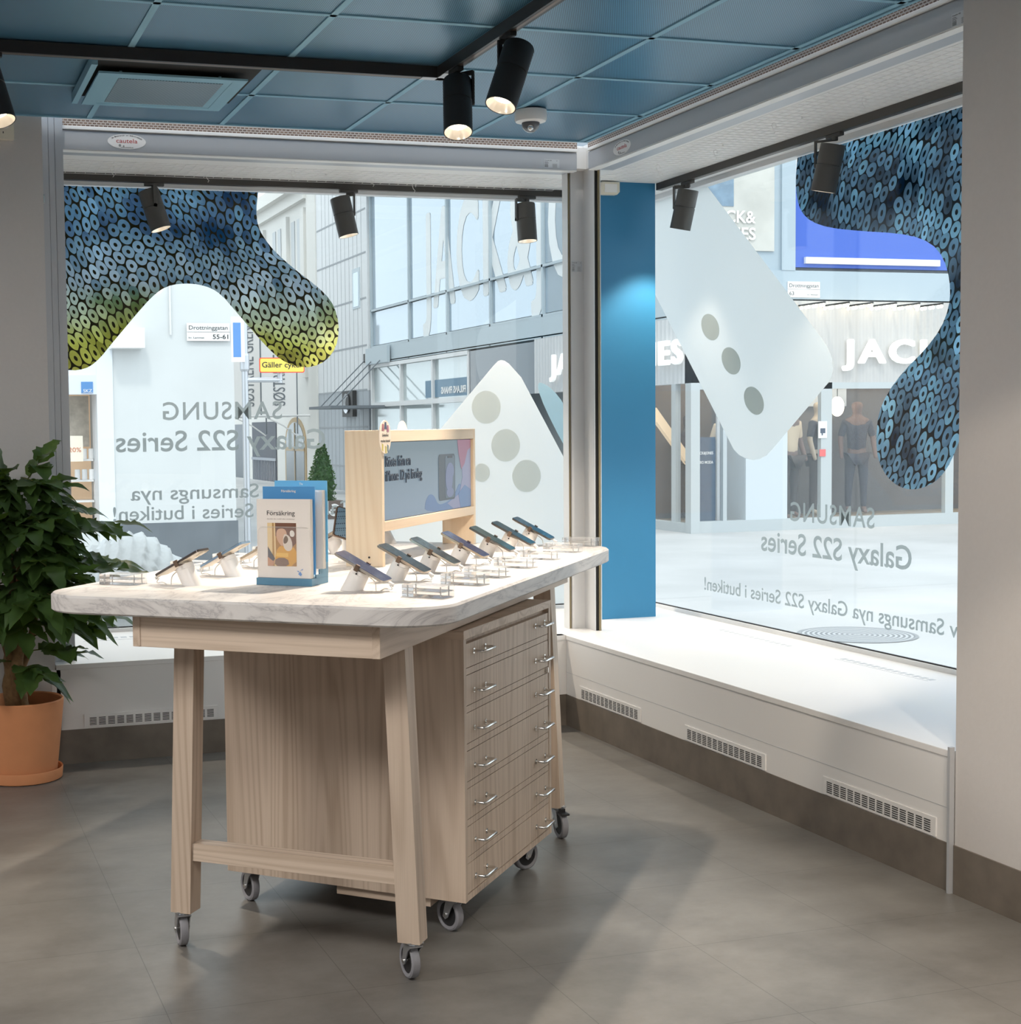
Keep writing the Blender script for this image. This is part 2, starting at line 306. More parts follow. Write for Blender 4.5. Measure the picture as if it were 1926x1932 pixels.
def rrect(x0, x1, y0, y1, r, n=8):
    if not isinstance(r, (list, tuple)): r = [r] * 4
    P = []
    for (cx, cy, a0, q) in ((x1, y1, 0, r[0]), (x0, y1, 90, r[1]), (x0, y0, 180, r[2]), (x1, y0, 270, r[3])):
        ox = cx - q if a0 in (0, 270) else cx + q; oy = cy - q if a0 in (0, 90) else cy + q
        P += [(ox + q * cos(radians(a0 + 90 * i / n)), oy + q * sin(radians(a0 + 90 * i / n))) for i in range(n + 1)]
    return P
_tc = {}
def text(body, O, U, V, width, cap, m, name, parent=None, thick=.0006, bold=0, align='l', shear=0, fat=0, sp=1):
    # letters in the plane O + a U + b V, starting at O (baseline); width = full line width
    cu = bpy.data.curves.new('t', 'FONT'); cu.body = body; cu.size = 1; cu.offset = bold; cu.resolution_u = 4; cu.shear = shear; cu.space_character = sp
    ob = bpy.data.objects.new('t', cu); COL.objects.link(ob); dg = bpy.context.evaluated_depsgraph_get()
    me = bpy.data.meshes.new_from_object(ob.evaluated_get(dg)); bpy.data.objects.remove(ob)
    xs = [v.co.x for v in me.vertices]; x0 = min(xs); w = max(xs) - x0; k = width / w; kc = cap / .73 if cap else k
    O = Vector(O); U = Vector(U).normalized(); V = Vector(V).normalized(); N = U.cross(V)
    off = {'l': 0, 'c': -width / 2, 'r': -width}[align]
    vs = [O + U * ((v.co.x - x0) * k + off) + V * (v.co.y * kc) for v in me.vertices]
    n = len(vs); fs = [tuple(p.vertices) for p in me.polygons]
    mb = MB(); N = U.cross(V)
    for q, (i, j) in enumerate(((0, 0),) if not fat else ((-1, 0), (1, 0), (0, -1), (0, 1), (-.7, -.7), (.7, .7), (-.7, .7), (.7, -.7))): mb.add([tuple(v + U * (i * fat) + V * (j * fat) + N * (q * .0004)) for v in vs], fs)
    bpy.data.meshes.remove(me)
    o = link(name, mb, m, parent)
    if parent and name in ('facade_lettering', 'reflection_text', 'poster_lettering', 'door_text'): o.location = -parent.location
    if thick: md = o.modifiers.new('thick', 'SOLIDIFY'); md.thickness = thick; md.offset = 0
    return o
# ================================================================ the shop shell
XB, YA, GY, GX, SZ, NZ = 3.1545, 6.597, 7.6, 4.14, .455, 2.795
struct('floor', MB().box(-5, GX + .05, -5, GY + .05, -.06, 0), FLOOR)
c = struct('ceiling', MB().box(-5, 3.28, -5, 6.585, 2.899, 3.02), TILE)
g = MB()
for k in range(-9, 4):
    x = 1.438 + .6 * k; g.box(x - .012, x + .012, -5, 6.585, 2.8945, 2.8995)
for k in range(-16, 2):
    y = 5.38 + .6 * k; g.box(-5, 3.28, y - .012, y + .012, 2.8945, 2.8995)
g.box(3.262, 3.28, -5, 6.585, 2.893, 2.9); g.box(-5, 3.262, 6.57, 6.585, 2.893, 2.9)
link('ceiling_grid', g, GRID, c)
struct('wall_back', MB().box(-5.2, 4.3, -5.2, -5, -.05, 3.02), WALL)
struct('wall_left', MB().box(-5.2, -5, -5, 6.6, -.05, 3.02), WALL)
struct('wall_rear', MB().box(-5.2, .632, 6.6, 7.62, -.05, 2.925), WALL)
struct('wall_right', MB().box(3.16, 4.3, -5, 3.79, -.05, 3.02), WALL)
struct('baseboard_right', MB().box(3.154, 3.16, -5, 3.789, 0, .156), PLINTH)
struct('baseboard_left', MB().box(-5, .632, 6.594, 6.6, 0, .156), PLINTH)
struct('trim_1', MB().box(3.14, 3.158, 3.792, 3.803, 0, .47), ALU)
# benches under the two windows
def grille(mb, ms, axis, a0, a1, z0, z1, off, n, rows, slot, sh):
    for i in range(n):
        p = a0 + (a1 - a0) * (i + .5) / n
        for j in range(rows):
            z = z0 + (z1 - z0) * (j + .5) / rows
            if axis == 'x': ms.box(p - slot / 2, p + slot / 2, off - .0012, off + .004, z - sh / 2, z + sh / 2)
            else: ms.box(off - .0012, off + .004, p - slot / 2, p + slot / 2, z - sh / 2, z + sh / 2)
b = struct('trim_2', MB().box(.633, XB + .02, YA + .004, YA + .02, .15, .433).box(.633, .655, YA + .004, GY, 0, .433).box(.615, .637, YA + .0005, YA + .006, .157, .433), WHITE)
link('window_bench_top', MB().box(.635, GX, YA, GY + .02, .432, SZ, .002).box(3.1, XB, YA - .001, YA + .05, .432, SZ), WHITE, b)
link('plinth', MB().box(.633, XB + .01, YA, YA + .01, 0, .156), PLINTH, b)
link('vent_plate', MB().box(.757, 1.375, YA - .0005, YA + .006, .163, .222), WHITE, b)
ms = MB(); grille(None, ms, 'x', .775, 1.36, .170, .208, YA - .0005, 14, 6, .031, .0028); link('vent_slots', ms, DGREY, b)
ms = MB()
for i in range(20): ms.box(.86 + .045 * i, .89 + .045 * i, 7.36, 7.40, SZ, SZ + .0008)
ms.box(.84, 3.3, 7.30, 7.302, SZ, SZ + .0008); link('sill_slots', ms, ALU, b)
b = struct('trim_3', MB().box(XB + .004, XB + .02, 3.812, YA, .15, .433).box(XB + .004, GX, 3.803, 3.82, 0, .433), WHITE)
link('window_bench_top', MB().box(XB, GX + .02, 3.803, YA - .001, .432, SZ, .002), WHITE, b)
link('plinth', MB().box(XB, XB + .01, 3.806, YA, 0, .156), PLINTH, b)
link('seam', MB().box(XB + .0032, XB + .006, 3.81, YA, .268, .2695), ALU, b)
for y0, y1 in ((5.83, 6.445), (4.838, 5.443), (3.872, 4.472)):
    link('vent_plate', MB().box(XB - .0008, XB + .012, y0, y1, .161, .224), WHITE, b)
    ms = MB(); grille(None, ms, 'y', y0 + .02, y1 - .02, .168, .212, XB - .0008, 14, 6, .030, .0030); link('vent_slots', ms, DGREY, b)
for y0, y1 in ((5.86, 6.485), (4.875, 5.485)):
    ms = MB()
    for i in range(14): p = y0 + (y1 - y0) * (i + .5) / 14; ms.box(3.945, 3.975, p - .012, p + .012, SZ, SZ + .0006)
    ms.box(3.925, 3.9275, y0, y1, SZ, SZ + .0006); link('sill_slots', ms, ALU, b)
# niche lining, window frames and panes
struct('trim_4', MB().box(.632, GX + .04, 6.74, GY + .04, NZ, 2.9).box(3.35, GX + .04, 3.79, 6.74, NZ, 2.9), CREAM)
w = struct('window_1', MB().box(.632, GX + .03, 7.57, 7.63, 2.768, NZ).box(.632, GX + .03, 7.58, 7.625, SZ, SZ + .02).box(.64, .70, 7.57, 7.63, SZ, NZ), ALU2)
link('window_pane', MB().box(.66, GX - .006, GY, GY + .004, SZ + .015, 2.775), GLASS, w)
link('gasket', MB().box(.66, GX, 7.594, 7.6, SZ + .018, SZ + .026), BLACK, w)
w = struct('window_2', MB().box(4.11, 4.17, 3.79, 7.57, 2.768, NZ).box(4.12, 4.165, 3.79, 7.58, SZ, SZ + .02).box(4.11, 4.17, 7.57, 7.63, SZ, NZ), ALU2)
link('window_pane', MB().box(GX, GX + .004, 3.80, GY - .03, SZ + .015, 2.775), GLASS, w)
link('gasket', MB().box(4.134, 4.14, 3.8, 7.57, SZ + .018, SZ + .026), BLACK, w)
# shutter guide posts
p = struct('trim_5', MB().box(.638, .667, 6.69, 6.80, SZ, 2.92).box(.669, .695, 6.692, 6.80, SZ, 2.92).box(.697, .733, 6.692, 6.80, SZ, 2.92).box(.64, .73, 6.70, 6.79, SZ, 2.92), ALU)
p = struct('trim_6', MB().box(3.29, 3.362, 6.80, 6.86, SZ, 2.92).box(3.362, 3.366, 6.684, 6.86, SZ, 2.92).box(3.366, 3.394, 6.69, 6.86, SZ, 2.92).box(3.390, 3.394, 6.672, 6.69, SZ, 2.92).box(3.272, 3.275, 6.80, 6.86, SZ, NZ), ALU2)
link('brush_seal', MB().box(3.275, 3.29, 6.812, 6.85, SZ, NZ).box(3.382, 3.390, 6.676, 6.69, SZ, NZ), mat('brush_gold', (.30, .25, .15), .8), p)
link('guide_slot', MB().box(3.366, 3.382, 6.684, 6.69, SZ, NZ), DGREY, p)
# roller shutter boxes
def shutter(ax, name, lab):
    A = ax == 'a'
    def B(m, a0, a1, d0, d1, z0, z1, c=0): return m.box(a0, a1, 6.72 + d0, 6.72 + d1, z0, z1, c) if A else m.box(3.33 + d0, 3.33 + d1, a0, a1, z0, z1, c)
    a0, a1 = (.733, 3.289) if A else (3.80, 6.683)
    t = thing(name, lab, 'roller shutter box', (0, 0, 0))
    link('housing', B(B(MB(), a0, a1, .002, .14, 2.783, 2.868, .002), a0, a1, .01, .14, 2.868, 2.96), ALU, t)
    link('cream_strip', B(MB(), a0, a1, -.006, .008, 2.8725, 2.888, .002), CREAM, t, label='pale cream edge strip')
    link('slotted_strip', B(MB(), a0, a1, 0, .01, 2.889, 2.96), SLOTA if A else SLOTB, t, label='perforated metal strip')
    link('bottom_rail', B(MB(), a0, a1, .004, .05, 2.7785, 2.7832), CREAM, t)
    return t
ta = shutter('a', 'roller_shutter_box', 'grey roller shutter box above the left window')
tb = shutter('b', 'roller_shutter_box', 'grey roller shutter box above the right window')
STK = mat('sticker_white', (.80, .79, .78), .4); RED = mat('print_red', (.42, .03, .03), .5); INK = mat('print_black', (.03, .03, .03), .5); SILV = mat('silver_label', (.58, .6, .62), .35)
def sticker(par, O, U, w, h):
    O = Vector(O); U = Vector(U); N = U.cross(Vector((0, 0, 1)))
    def m(pts, d0, d1):
        mb = MB(); mb.T = Matrix(((U.x, 0, N.x, O.x), (U.y, 0, N.y, O.y), (0, 1, 0, O.z), (0, 0, 0, 1))); mb.prism(pts, d0, d1); return mb
    s = link('oval_sticker', m([(w / 2 * cos(i * pi / 20), h / 2 * sin(i * pi / 20)) for i in range(40)], .0002, .0012), STK, par)
    D = N * .0015
    text('cautela', O + D + Vector((0, 0, -.006)), U, (0, 0, 1), w * .55, .020, RED, 'sticker_text', s, align='c')
    text('www.cautela.se', O + D + Vector((0, 0, -.028)), U, (0, 0, 1), w * .33, .005, INK, 'sticker_text', s, align='c', thick=.0003)
    d = MB()
    for i, ch in enumerate('Din leverantör av inbrottsskydd'):
        if ch == ' ': continue
        aa = radians(152 - 124 * i / 30); P = O + D + U * (w * .42 * cos(aa)) + Vector((0, 0, h * .40 * sin(aa) - .002)); tx = Vector(U * (w * .42 * sin(aa)) + Vector((0, 0, -h * .40 * cos(aa)))).normalized()
        text(ch, P, tx, N.cross(tx) * 1, .0034 if ch in 'lit' else .0050, .0068, INK, 'sticker_text', s, align='c', thick=.0002)
    link('sticker_dots', m([(-.032 + .006 * cos(i * pi / 8), -.018 + .006 * sin(i * pi / 8)) for i in range(16)], .001, .0016), mat('dot_grey', (.3, .3, .3), .5) if 'dot_grey' not in MT else MT['dot_grey'], s)
    mb = m([(-.015 + .004 * cos(i * pi / 8), -.021 + .004 * sin(i * pi / 8)) for i in range(16)], .001, .0016); link('sticker_dots', mb, MT['dot_grey'], s)
sticker(ta, (1.026, 6.7215, 2.828), (1, 0, 0), .176, .068)
sticker(tb, (3.3315, 6.325, 2.824), (0, -1, 0), .176, .068)
def label_plate(par, O, U, w=.085, h=.042):
    O = Vector(O); U = Vector(U); N = U.cross(Vector((0, 0, 1))); mb = MB(); mb.T = Matrix(((U.x, 0, N.x, O.x), (U.y, 0, N.y, O.y), (0, 1, 0, O.z), (0, 0, 0, 1)))
    s = link('rating_label', mb.box(0, w, 0, h, .0002, .001), SILV, par)
    D = N * .0012
    text('Cautela AB', O + D + U * .004 + Vector((0, 0, h * .80)), U, (0, 0, 1), w * .45, .005, INK, 'label_text', s, thick=.0002)
    text('CE', O + D + U * (w * .8) + Vector((0, 0, h * .80)), U, (0, 0, 1), .006, .004, INK, 'label_text', s, thick=.0002)
    lines = MB(); lines.T = mb.T
    for i in range(3): lines.box(.004, .004 + w * (.22 + .05 * (i % 2)), h * (.65 - .12 * i), h * (.65 - .12 * i) + .0015, .001, .0012)
    for i in range(5): lines.box(.004, w * .28, h * (.08 + .06 * i), h * (.08 + .06 * i) + .0012, .001, .0012); lines.box(w * .55, w * .85, h * (.08 + .09 * i), h * (.08 + .09 * i) + .001, .001, .0012)
    link('label_lines', lines, INK, s)
label_plate(ta, (3.107, 6.7215, 2.790), (1, 0, 0)); label_plate(tb, (3.3315, 4.05, 2.785), (0, -1, 0)); label_plate(p, (3.293, 6.7995, 2.285), (1, 0, 0), .06, .055)
# blue column in the corner of the window niche and the box fixed to it
struct('wall_corner', MB().box(3.575, 3.915, 7.06, 7.24, SZ, NZ), BLUE)
t = thing('wall_box', 'small ivory sensor box at the top of the blue column', 'sensor box', (3.636, 7.06, 2.755))
link('housing', MB().prism([(-.05, -.033), (.035, -.033), (.05, -.018), (.05, .033), (-.05, .033)], -.035, 0, 'xz'), IVORY, t)
link('cover', MB().box(-.038, .034, -.0375, -.034, -.022, .022), CREAM, t)
# wire grids under the niche soffits, with hooks
def wire_grid(x0, x1, y0, y1, z, lab, hooks):
    t = thing('wire_grid', lab, 'wire grid', ((x0 + x1) / 2, (y0 + y1) / 2, z)); cx, cy = (x0 + x1) / 2, (y0 + y1) / 2; m = MB(); r = .0009
    along = (x1 - x0) > (y1 - y0)
    nx = max(2, round((x1 - x0) / .05)); ny = max(2, round((y1 - y0) / .05))
    for i in range(nx + 1): x = x0 + (x1 - x0) * i / nx; m.box(x - r - cx, x + r - cx, y0 - cy, y1 - cy, -r, r)
    for j in range(ny + 1): y = y0 + (y1 - y0) * j / ny; m.box(x0 - cx, x1 - cx, y - r - cy, y + r - cy, -.003 - r, -.003 + r)
    link('wire_mesh', m, WPL, t)
    pins = MB()
    for i in range(5):
        x = (x0 + (x1 - x0) * (i + .5) / 5 - cx) if along else 0; y = 0 if along else (y0 + (y1 - y0) * (i + .5) / 5 - cy); pins.tube([(x, y, 0), (x, y, NZ - z)], .003, 6)
    link('hanger', pins, CREAM, t)
    for (hx, hy) in hooks:
        q = MB().tube([(hx - cx + .010 * cos(k), hy - cy, -.012 + .012 * sin(k)) for k in [radians(v) for v in range(-30, 200, 23)]] + [(hx - cx - .004, hy - cy, -.028), (hx - cx + .006, hy - cy, -.038), (hx - cx, hy - cy, -.046)], .0014, 6)
        link('hook', q, WPL, t)
wire_grid(.76, 3.44, 6.98, 7.33, 2.786, 'white wire grid hung under the left window soffit', [(1.02, 7.15), (1.5, 7.2), (1.9, 7.05), (2.35, 7.15), (2.62, 7.28), (3.05, 7.1)])
wire_grid(3.50, 3.88, 3.85, 6.95, 2.786, 'white wire grid hung under the right window soffit', [(3.66, 4.3), (3.7, 5.0), (3.62, 5.5), (3.7, 6.1), (3.62, 6.5), (3.75, 6.7)])
# tracks
TRK = mat('track_black', (.022, .020, .020), .4); TRKG = mat('track_charcoal', (.06, .055, .05), .45)
def track(lab, boxes, m, loc, group=None):
    t = thing('light_track', lab, 'light track', loc); mb = MB(); gr = MB()
    for (x0, x1, y0, y1, z0, z1) in boxes:
        mb.box(x0 - loc[0], x1 - loc[0], y0 - loc[1], y1 - loc[1], z0 - loc[2], z1 - loc[2])
        if x1 - x0 > y1 - y0: gr.box(x0 - loc[0] + .01, x1 - loc[0] - .03, y0 - loc[1] + .012, y1 - loc[1] - .012, z0 - loc[2] - .0006, z0 - loc[2] + .002)
        else: gr.box(x0 - loc[0] + .012, x1 - loc[0] - .012, y0 - loc[1] + .01, y1 - loc[1] - .05, z0 - loc[2] - .0006, z0 - loc[2] + .002)
    link('rail', mb, m, t); link('conductor_groove', gr, BROWNM, t); return t
tr = track('black L-shaped light track on the blue ceiling', [(-4.9, 2.02, 5.335, 5.372, 2.85, 2.893), (2.02, 2.057, -3, 5.372, 2.85, 2.893)], TRK, (2.02, 5.35, 2.87))
link('corner_connector', MB().box(-.06, .037, -.016, .023, -.0215, -.0195).box(.001, .037, -.09, .02, -.0215, -.0195), ALU, tr, label='pale grey corner connector')
track('charcoal light track along the left window head', [(.68, 3.57, 7.365, 7.40, 2.758, 2.795)], TRKG, (2, 7.38, 2.775))
track('charcoal light track along the right window head', [(3.92, 3.955, 3.80, 7.059, 2.758, 2.795)], TRKG, (3.94, 5.4, 2.775))
REFL = mat('lamp_reflector', (.9, .85, .75), .2, metal=.7, emit=(1, .80, .58), es=.35); LENS = mat('lamp_lens', (1, .9, .8), .3, emit=(1, .86, .68), es=6)
HSB = mat('lamp_black', (.022, .021, .021), .5); HSG = mat('lamp_front_lit_grey', (.085, .082, .078), .5)  # lighter copy has the front light on the housing put into its colour
def spot(lab, mount, top, axis, r, L, m, along, side, power, group, angle=52, blend=.6):
    # mount: point under the track; top: centre of the housing's top; axis: shining direction
    mount = Vector(mount); top = Vector(top) - mount; ax = Vector(axis).normalized()
    t = thing('spotlight', lab, 'spotlight', mount, 0, group)
    a = (.05, .012) if along == 'x' else (.012, .05)
    link('track_adaptor', MB().box(-a[0], a[0], -a[1], a[1], -.016, .0, .002).tube([(0, 0, -.016), (0, 0, -.03)], .014, 12), m, t, 30)
    q = ax.to_track_quat('-Z', 'Y').to_matrix().to_4x4(); q.translation = top
    h = MB(); h.T = q; g1 = -L * .42
    h.lathe([(.001, 0), (r * .96, 0), (r, -.004), (r, g1), (r * .95, g1 - .001), (r * .95, g1 - .005), (r, g1 - .006), (r, -L), (r * .94, -L), (r * .90, -L + .036), (.001, -L + .038)], 40)
    hs = link('housing', h, m, t, 40)
    rf = MB(); rf.T = q; rf.lathe([(r * .935, -L + .0006), (r * .86, -L + .010), (r * .60, -L + .030)], 32); link('reflector', rf, REFL, hs, 40)
    le = MB(); le.T = q; le.lathe([(r * .60, -L + .0305), (r * .4, -L + .026), (.0008, -L + .025)], 24); link('lens', le, LENS, hs, 40)
    sv = Vector(side).normalized(); e = top + ax * (L * .42) + sv * (r + .006)
    arm = MB(); e0 = Vector((0, 0, -.026)); e1 = Vector((e.x, e.y, -.026))
    def bar(p0, p1, w1, w2):
        d = (p1 - p0).normalized(); s1 = d.cross(sv); s1 = s1.normalized() if s1.length > .1 else d.cross(Vector((0, 0, 1))).normalized(); s2 = d.cross(s1)
        b0 = [tuple(p0 + s1 * i * w1 + s2 * j * w2) for i, j in ((-1, -1), (1, -1), (1, 1), (-1, 1))]; b1 = [tuple(p1 + s1 * i * w1 + s2 * j * w2) for i, j in ((-1, -1), (1, -1), (1, 1), (-1, 1))]; arm.hexa(b0, b1)
    bar(e0 + (e0 - e1).normalized() * .01, e1, .009, .004); bar(e1 + Vector((0, 0, .004)), e - Vector((0, 0, .008)), .009, .004); arm.tube([e - sv * .012, e + sv * .004], .010, 12)
    link('bracket', arm, m, t, 30)
    if power:
        ld = bpy.data.lights.new('spotlight_beam', 'SPOT'); ld.energy = power; ld.color = (1, .86, .70); ld.spot_size = radians(angle); ld.spot_blend = blend; ld.shadow_soft_size = r * .6
        lo = bpy.data.objects.new('spotlight_beam', ld); COL.objects.link(lo); lo.parent = t; lo.location = top + ax * (L + .012); lo.rotation_euler = ax.to_track_quat('-Z', 'Y').to_euler()
    return t
CS, WS = 'black spotlights on the ceiling track', 'front-lit grey spotlights along the windows'
spot('black ceiling spotlight nearest the left window, lamp face glowing', (2.04, 5.19, 2.85), (2.035, 5.165, 2.80), (-.14, -.38, -1), .054, .225, HSB, 'y', (1, -.1, 0), 175, CS, 66)
spot('black ceiling spotlight just left of the dome camera, tilted left', (2.04, 4.70, 2.85), (2.065, 4.66, 2.80), (-.42, -.20, -1), .054, .235, HSB, 'y', (-.3, 1, 0), 225, CS, 78)
spot('black ceiling spotlight cut off by the left picture edge', (.33, 5.353, 2.85), (.31, 5.33, 2.81), (.25, -.3, -1), .054, .235, HSB, 'x', (-1, 0, 0), 150, CS)
spot('front-lit grey window spotlight tilted in front of the blue-green sequin print', (1.26, 7.382, 2.758), (1.225, 7.36, 2.715), (.30, -.12, -1), .053, .205, HSG, 'x', (0, -1, 0), 72, WS, 85)
spot('front-lit grey window spotlight before the white clad facade', (2.29, 7.382, 2.758), (2.235, 7.36, 2.712), (.20, -.10, -1), .053, .205, HSG, 'x', (1, 0, 0), 72, WS, 85)
spot('front-lit grey window spotlight hanging straight, beside the middle post', (3.31, 7.382, 2.758), (3.29, 7.36, 2.712), (.02, -.10, -1), .053, .205, HSG, 'x', (-1, 0, 0), 72, WS, 85)
spot('front-lit grey window spotlight beside the blue column', (3.937, 6.76, 2.758), (3.93, 6.74, 2.712), (-.12, .22, -1), .053, .205, HSG, 'y', (-.6, .8, 0), 40, WS, 85)
spot('front-lit grey window spotlight before the dark blue sequin print', (3.937, 5.52, 2.758), (3.93, 5.52, 2.712), (-.10, .22, -1), .053, .205, HSG, 'y', (-.6, .8, 0), 72, WS, 85)
for (x, y, ax_, pw) in ((2.04, 2.95, (.44, 1.18, -1), 150), (2.04, 2.3, (.18, .26, -1), 95), (2.04, 1.35, (.42, .95, -1), 130), (-1.2, 5.353, (.1, -.4, -1), 110)):
    spot('black ceiling spotlight on the unseen run of the track', (x, y, 2.85), (x, y - .01, 2.80), ax_, .054, .23, HSB, 'y' if x > 0 else 'x', (1, 0, 0) if x > 0 else (0, 1, 0), pw, 'spotlights further along the track', 42 if ax_[1] > .9 else 62, .35)
# ceiling diffuser hanging out of its opening
t = thing('ceiling_diffuser', 'square blue air diffuser hanging below its dark ceiling opening', 'air vent', (1.045, 5.88, 2.865))
link('opening', MB().box(-.31, .33, -.42, .26, .0275, .0285), DGREY, t); link('frame', MB().box(-.29, .29, -.275, -.235, -.004, .004).box(-.29, .29, .235, .275, -.004, .004).box(-.29, -.235, -.235, .235, -.004, .004).box(.235, .29, -.235, .235, -.004, .004), GRID, t)  # opening is a flat dark sheet, the hole's shade put into its colour
link('face_plate', MB().box(-.235, .235, -.235, .235, -.003, .001), GRID, t); link('perforated_panel', MB().box(-.205, .205, -.205, .205, -.005, -.001), VENTT, t)
link('duct_flange', MB().box(-.335, -.312, -.42, .24, -.01, .028), GRID, t); link('hanger_plate', MB().box(-.20, -.19, -.2, .2, .004, .0275), GRID, t); link('hanger_plate', MB().box(.19, .2, -.2, .2, .004, .0275), GRID, t)
t = thing('dome_camera', 'white dome security camera under the blue ceiling', 'security camera', (2.70, 5.975, 2.892))
link('housing', MB().lathe([(.001, 0), (.070, 0), (.071, -.004), (.071, -.038), (.066, -.048), (.05, -.052), (.042, -.053), (.001, -.053)], 40), WPL, t, 40)
link('dome', MB().lathe([(.040, -.052)] + [(.040 * cos(i * pi / 16), -.056 - .040 * sin(i * pi / 16)) for i in range(8)] + [(.0005, -.096)], 32), mat('smoked_dome', (.10, .10, .11), .05, coat=1), t, 60)
link('lens', MB().sphere((-.012, -.024, -.078), .014, 12, 8), CHROME, t, 60)
t = thing('motion_sensor', 'ivory motion sensor on the left wall below the ceiling', 'sensor', (.465, 6.598, 2.845))
link('housing', MB().box(-.06, .045, -.03, 0, -.06, .055, .004), IVORY, t, 30); link('lens', MB().sphere((0, -.028, .015), .032, 20, 12, .9), mat('sensor_lens', (.85, .84, .82), .35), t, 60)
link('indicator', MB().box(-.004, 0, -.031, -.029, -.034, -.026), BLACK, t)
t = thing('wall_latch', 'small chrome latch on the edge of the left wall', 'latch', (.632, 6.69, 2.55)); link('body', MB().box(-.004, .014, -.012, 0, -.02, .02, .002), CHROME, t)
# ================================================================ window graphics
SEQ_A=[(1.854,2.765),(1.841,2.673),(1.848,2.589),(1.884,2.521),(1.941,2.452),(2.057,2.355),(2.174,2.272),(2.248,2.202),(2.285,2.117),(2.293,2.031),(2.274,1.945),(2.222,1.874),(2.138,1.837),(2.049,1.84),(1.961,1.879),(1.889,1.944),(1.789,2.056),(1.704,2.154),(1.648,2.217),(1.592,2.255),(1.521,2.274),(1.451,2.278),(1.38,2.269),(1.324,2.246),(1.267,2.199),(1.196,2.121),(1.125,2.038),(1.054,1.956),(.998,1.887),(.943,1.841),(.888,1.824),(.81,1.82),(.71,1.83),(.71,2.765)]
SEQ_B=[(6.091,2.765),(6.107,2.661),(6.094,2.571),(6.059,2.504),(5.982,2.448),(5.838,2.399),(5.605,2.353),(5.351,2.31),(5.197,2.268),(5.098,2.211),(5.042,2.129),(5.022,2.04),(5.03,1.966),(5.077,1.882),(5.174,1.8),(5.309,1.717),(5.413,1.629),(5.477,1.537),(5.491,1.42),(5.475,1.327),(5.416,1.258),(5.337,1.218),(5.251,1.206),(5.15,1.225),(5.069,1.267),(5.006,1.335),(4.951,1.443),(4.80,1.72),(4.6,2.0),(4.5,2.3),(4.5,2.765)]
def chaikin(P, k=2, closed=True):
    for _ in range(k):
        Q = []
        for i in range(len(P)):
            p, q = P[i], P[(i + 1) % len(P)]; Q += [(p[0] * .75 + q[0] * .25, p[1] * .75 + q[1] * .25), (p[0] * .25 + q[0] * .75, p[1] * .25 + q[1] * .75)]
        P = Q
    return P
def decal(poly, ax, m, d=0, par=None, name='film'):
    h = (7.5985 - d) if ax == 'a' else (4.1385 - d)
    return link(name, MB().prism(poly, h - .0006, h, 'xz' if ax == 'a' else 'yz'), m, par)
tag(decal(SEQ_A[:1] + chaikin(SEQ_A[:-2], 1)[1:-3] + SEQ_A[-2:], 'a', SEQA, 0, None, 'window_print'), 'curved blue and yellow-green sequin print on the left window', 'window graphic')
tag(decal(SEQ_B[:1] + chaikin(SEQ_B[:-4], 1)[1:-3] + SEQ_B[-4:], 'b', SEQB, 0, None, 'window_print'), 'dark blue sequin print on the right window', 'window graphic')
def lenses(L, ax, par, rr, m=FROST2):
    for (a, z) in L: decal([(a + rr * cos(i * pi / 16), z + rr * 1.05 * sin(i * pi / 16)) for i in range(32)], ax, m, .0012, par, 'camera_lens')
t = thing('frosted_phone_graphic', 'large frosted phone shape with camera rings on the left window', 'window graphic', (0, 0, 0))
PH_A = [(3.195,1.844),(3.225,1.872),(3.243,1.877),(3.265,1.873),(3.292,1.856),(3.366,1.779),(3.665,1.254),(3.70,1.15),(3.70,.476),(2.637,.476),(2.577,.646),(2.427,1.004)]
decal(PH_A, 'a', FROSTA, 0, t, 'phone_body')
lenses([(3.151,1.613),(3.267,1.397),(3.394,1.221)], 'a', t, .088, FROSTA2); lenses([(3.0,1.43),(3.12,1.245)], 'a', t, .05, FROSTA2)
tag(decal(chaikin([(3.47,1.748),(3.499,1.748),(3.561,1.709),(3.627,1.633),(3.69,1.50),(3.72,1.30),(3.665,1.34),(3.609,1.422),(3.511,1.604),(3.469,1.709)], 1), 'a', PENF, -.0007, None, 'frosted_pen_graphic'), 'pale teal frosted pen shape right of the frosted phone, left window', 'window graphic')
t = thing('frosted_phone_graphic', 'large frosted phone shape slanting across the right window', 'window graphic', (0, 0, 0))
PH_B = [(6.904,2.762),(5.895,1.897),(5.848,1.85),(5.815,1.80),(5.805,1.75),(5.815,1.715),(5.84,1.685),(6.282,1.379),(6.345,1.34),(6.408,1.32),(6.47,1.315),(6.528,1.322),(6.59,1.338),(6.643,1.367),(7.451,2.228),(7.53,2.33),(7.53,2.762)]
decal(PH_B, 'b', FROST, 0, t, 'phone_body')
for a, z in ((6.872, 2.016), (6.669, 1.827), (6.457, 1.616)):
    decal([(a + .085 * cos(i * pi / 16) + .03 * sin(i * pi / 16), z + .072 * sin(i * pi / 16)) for i in range(32)], 'b', FROST2, .0012, t, 'camera_lens')
def wtext(body, ax, left, right, zb, cap, slope=0, bold=.008, name='window_lettering', sp=1):
    # mirrored: the first letter is at the right-hand side seen from indoors
    if ax == 'a': O = (right, 7.597, zb); U = (-1, 0, 0); w = right - left
    else: O = (4.137, right, zb); U = (0, 1, 0); w = left - right
    return text(body, O, U, (0, 0, 1), w, cap, FTXT, name, None, .0005, bold, sp=sp)
WT = 'mirrored frosted lettering on the windows'
tag(wtext('SAMSUNG', 'a', 1.318, 1.965, 1.562, .098, bold=.010, sp=1.12), 'mirrored frosted brand word in capitals on the left window', 'window lettering', WT)
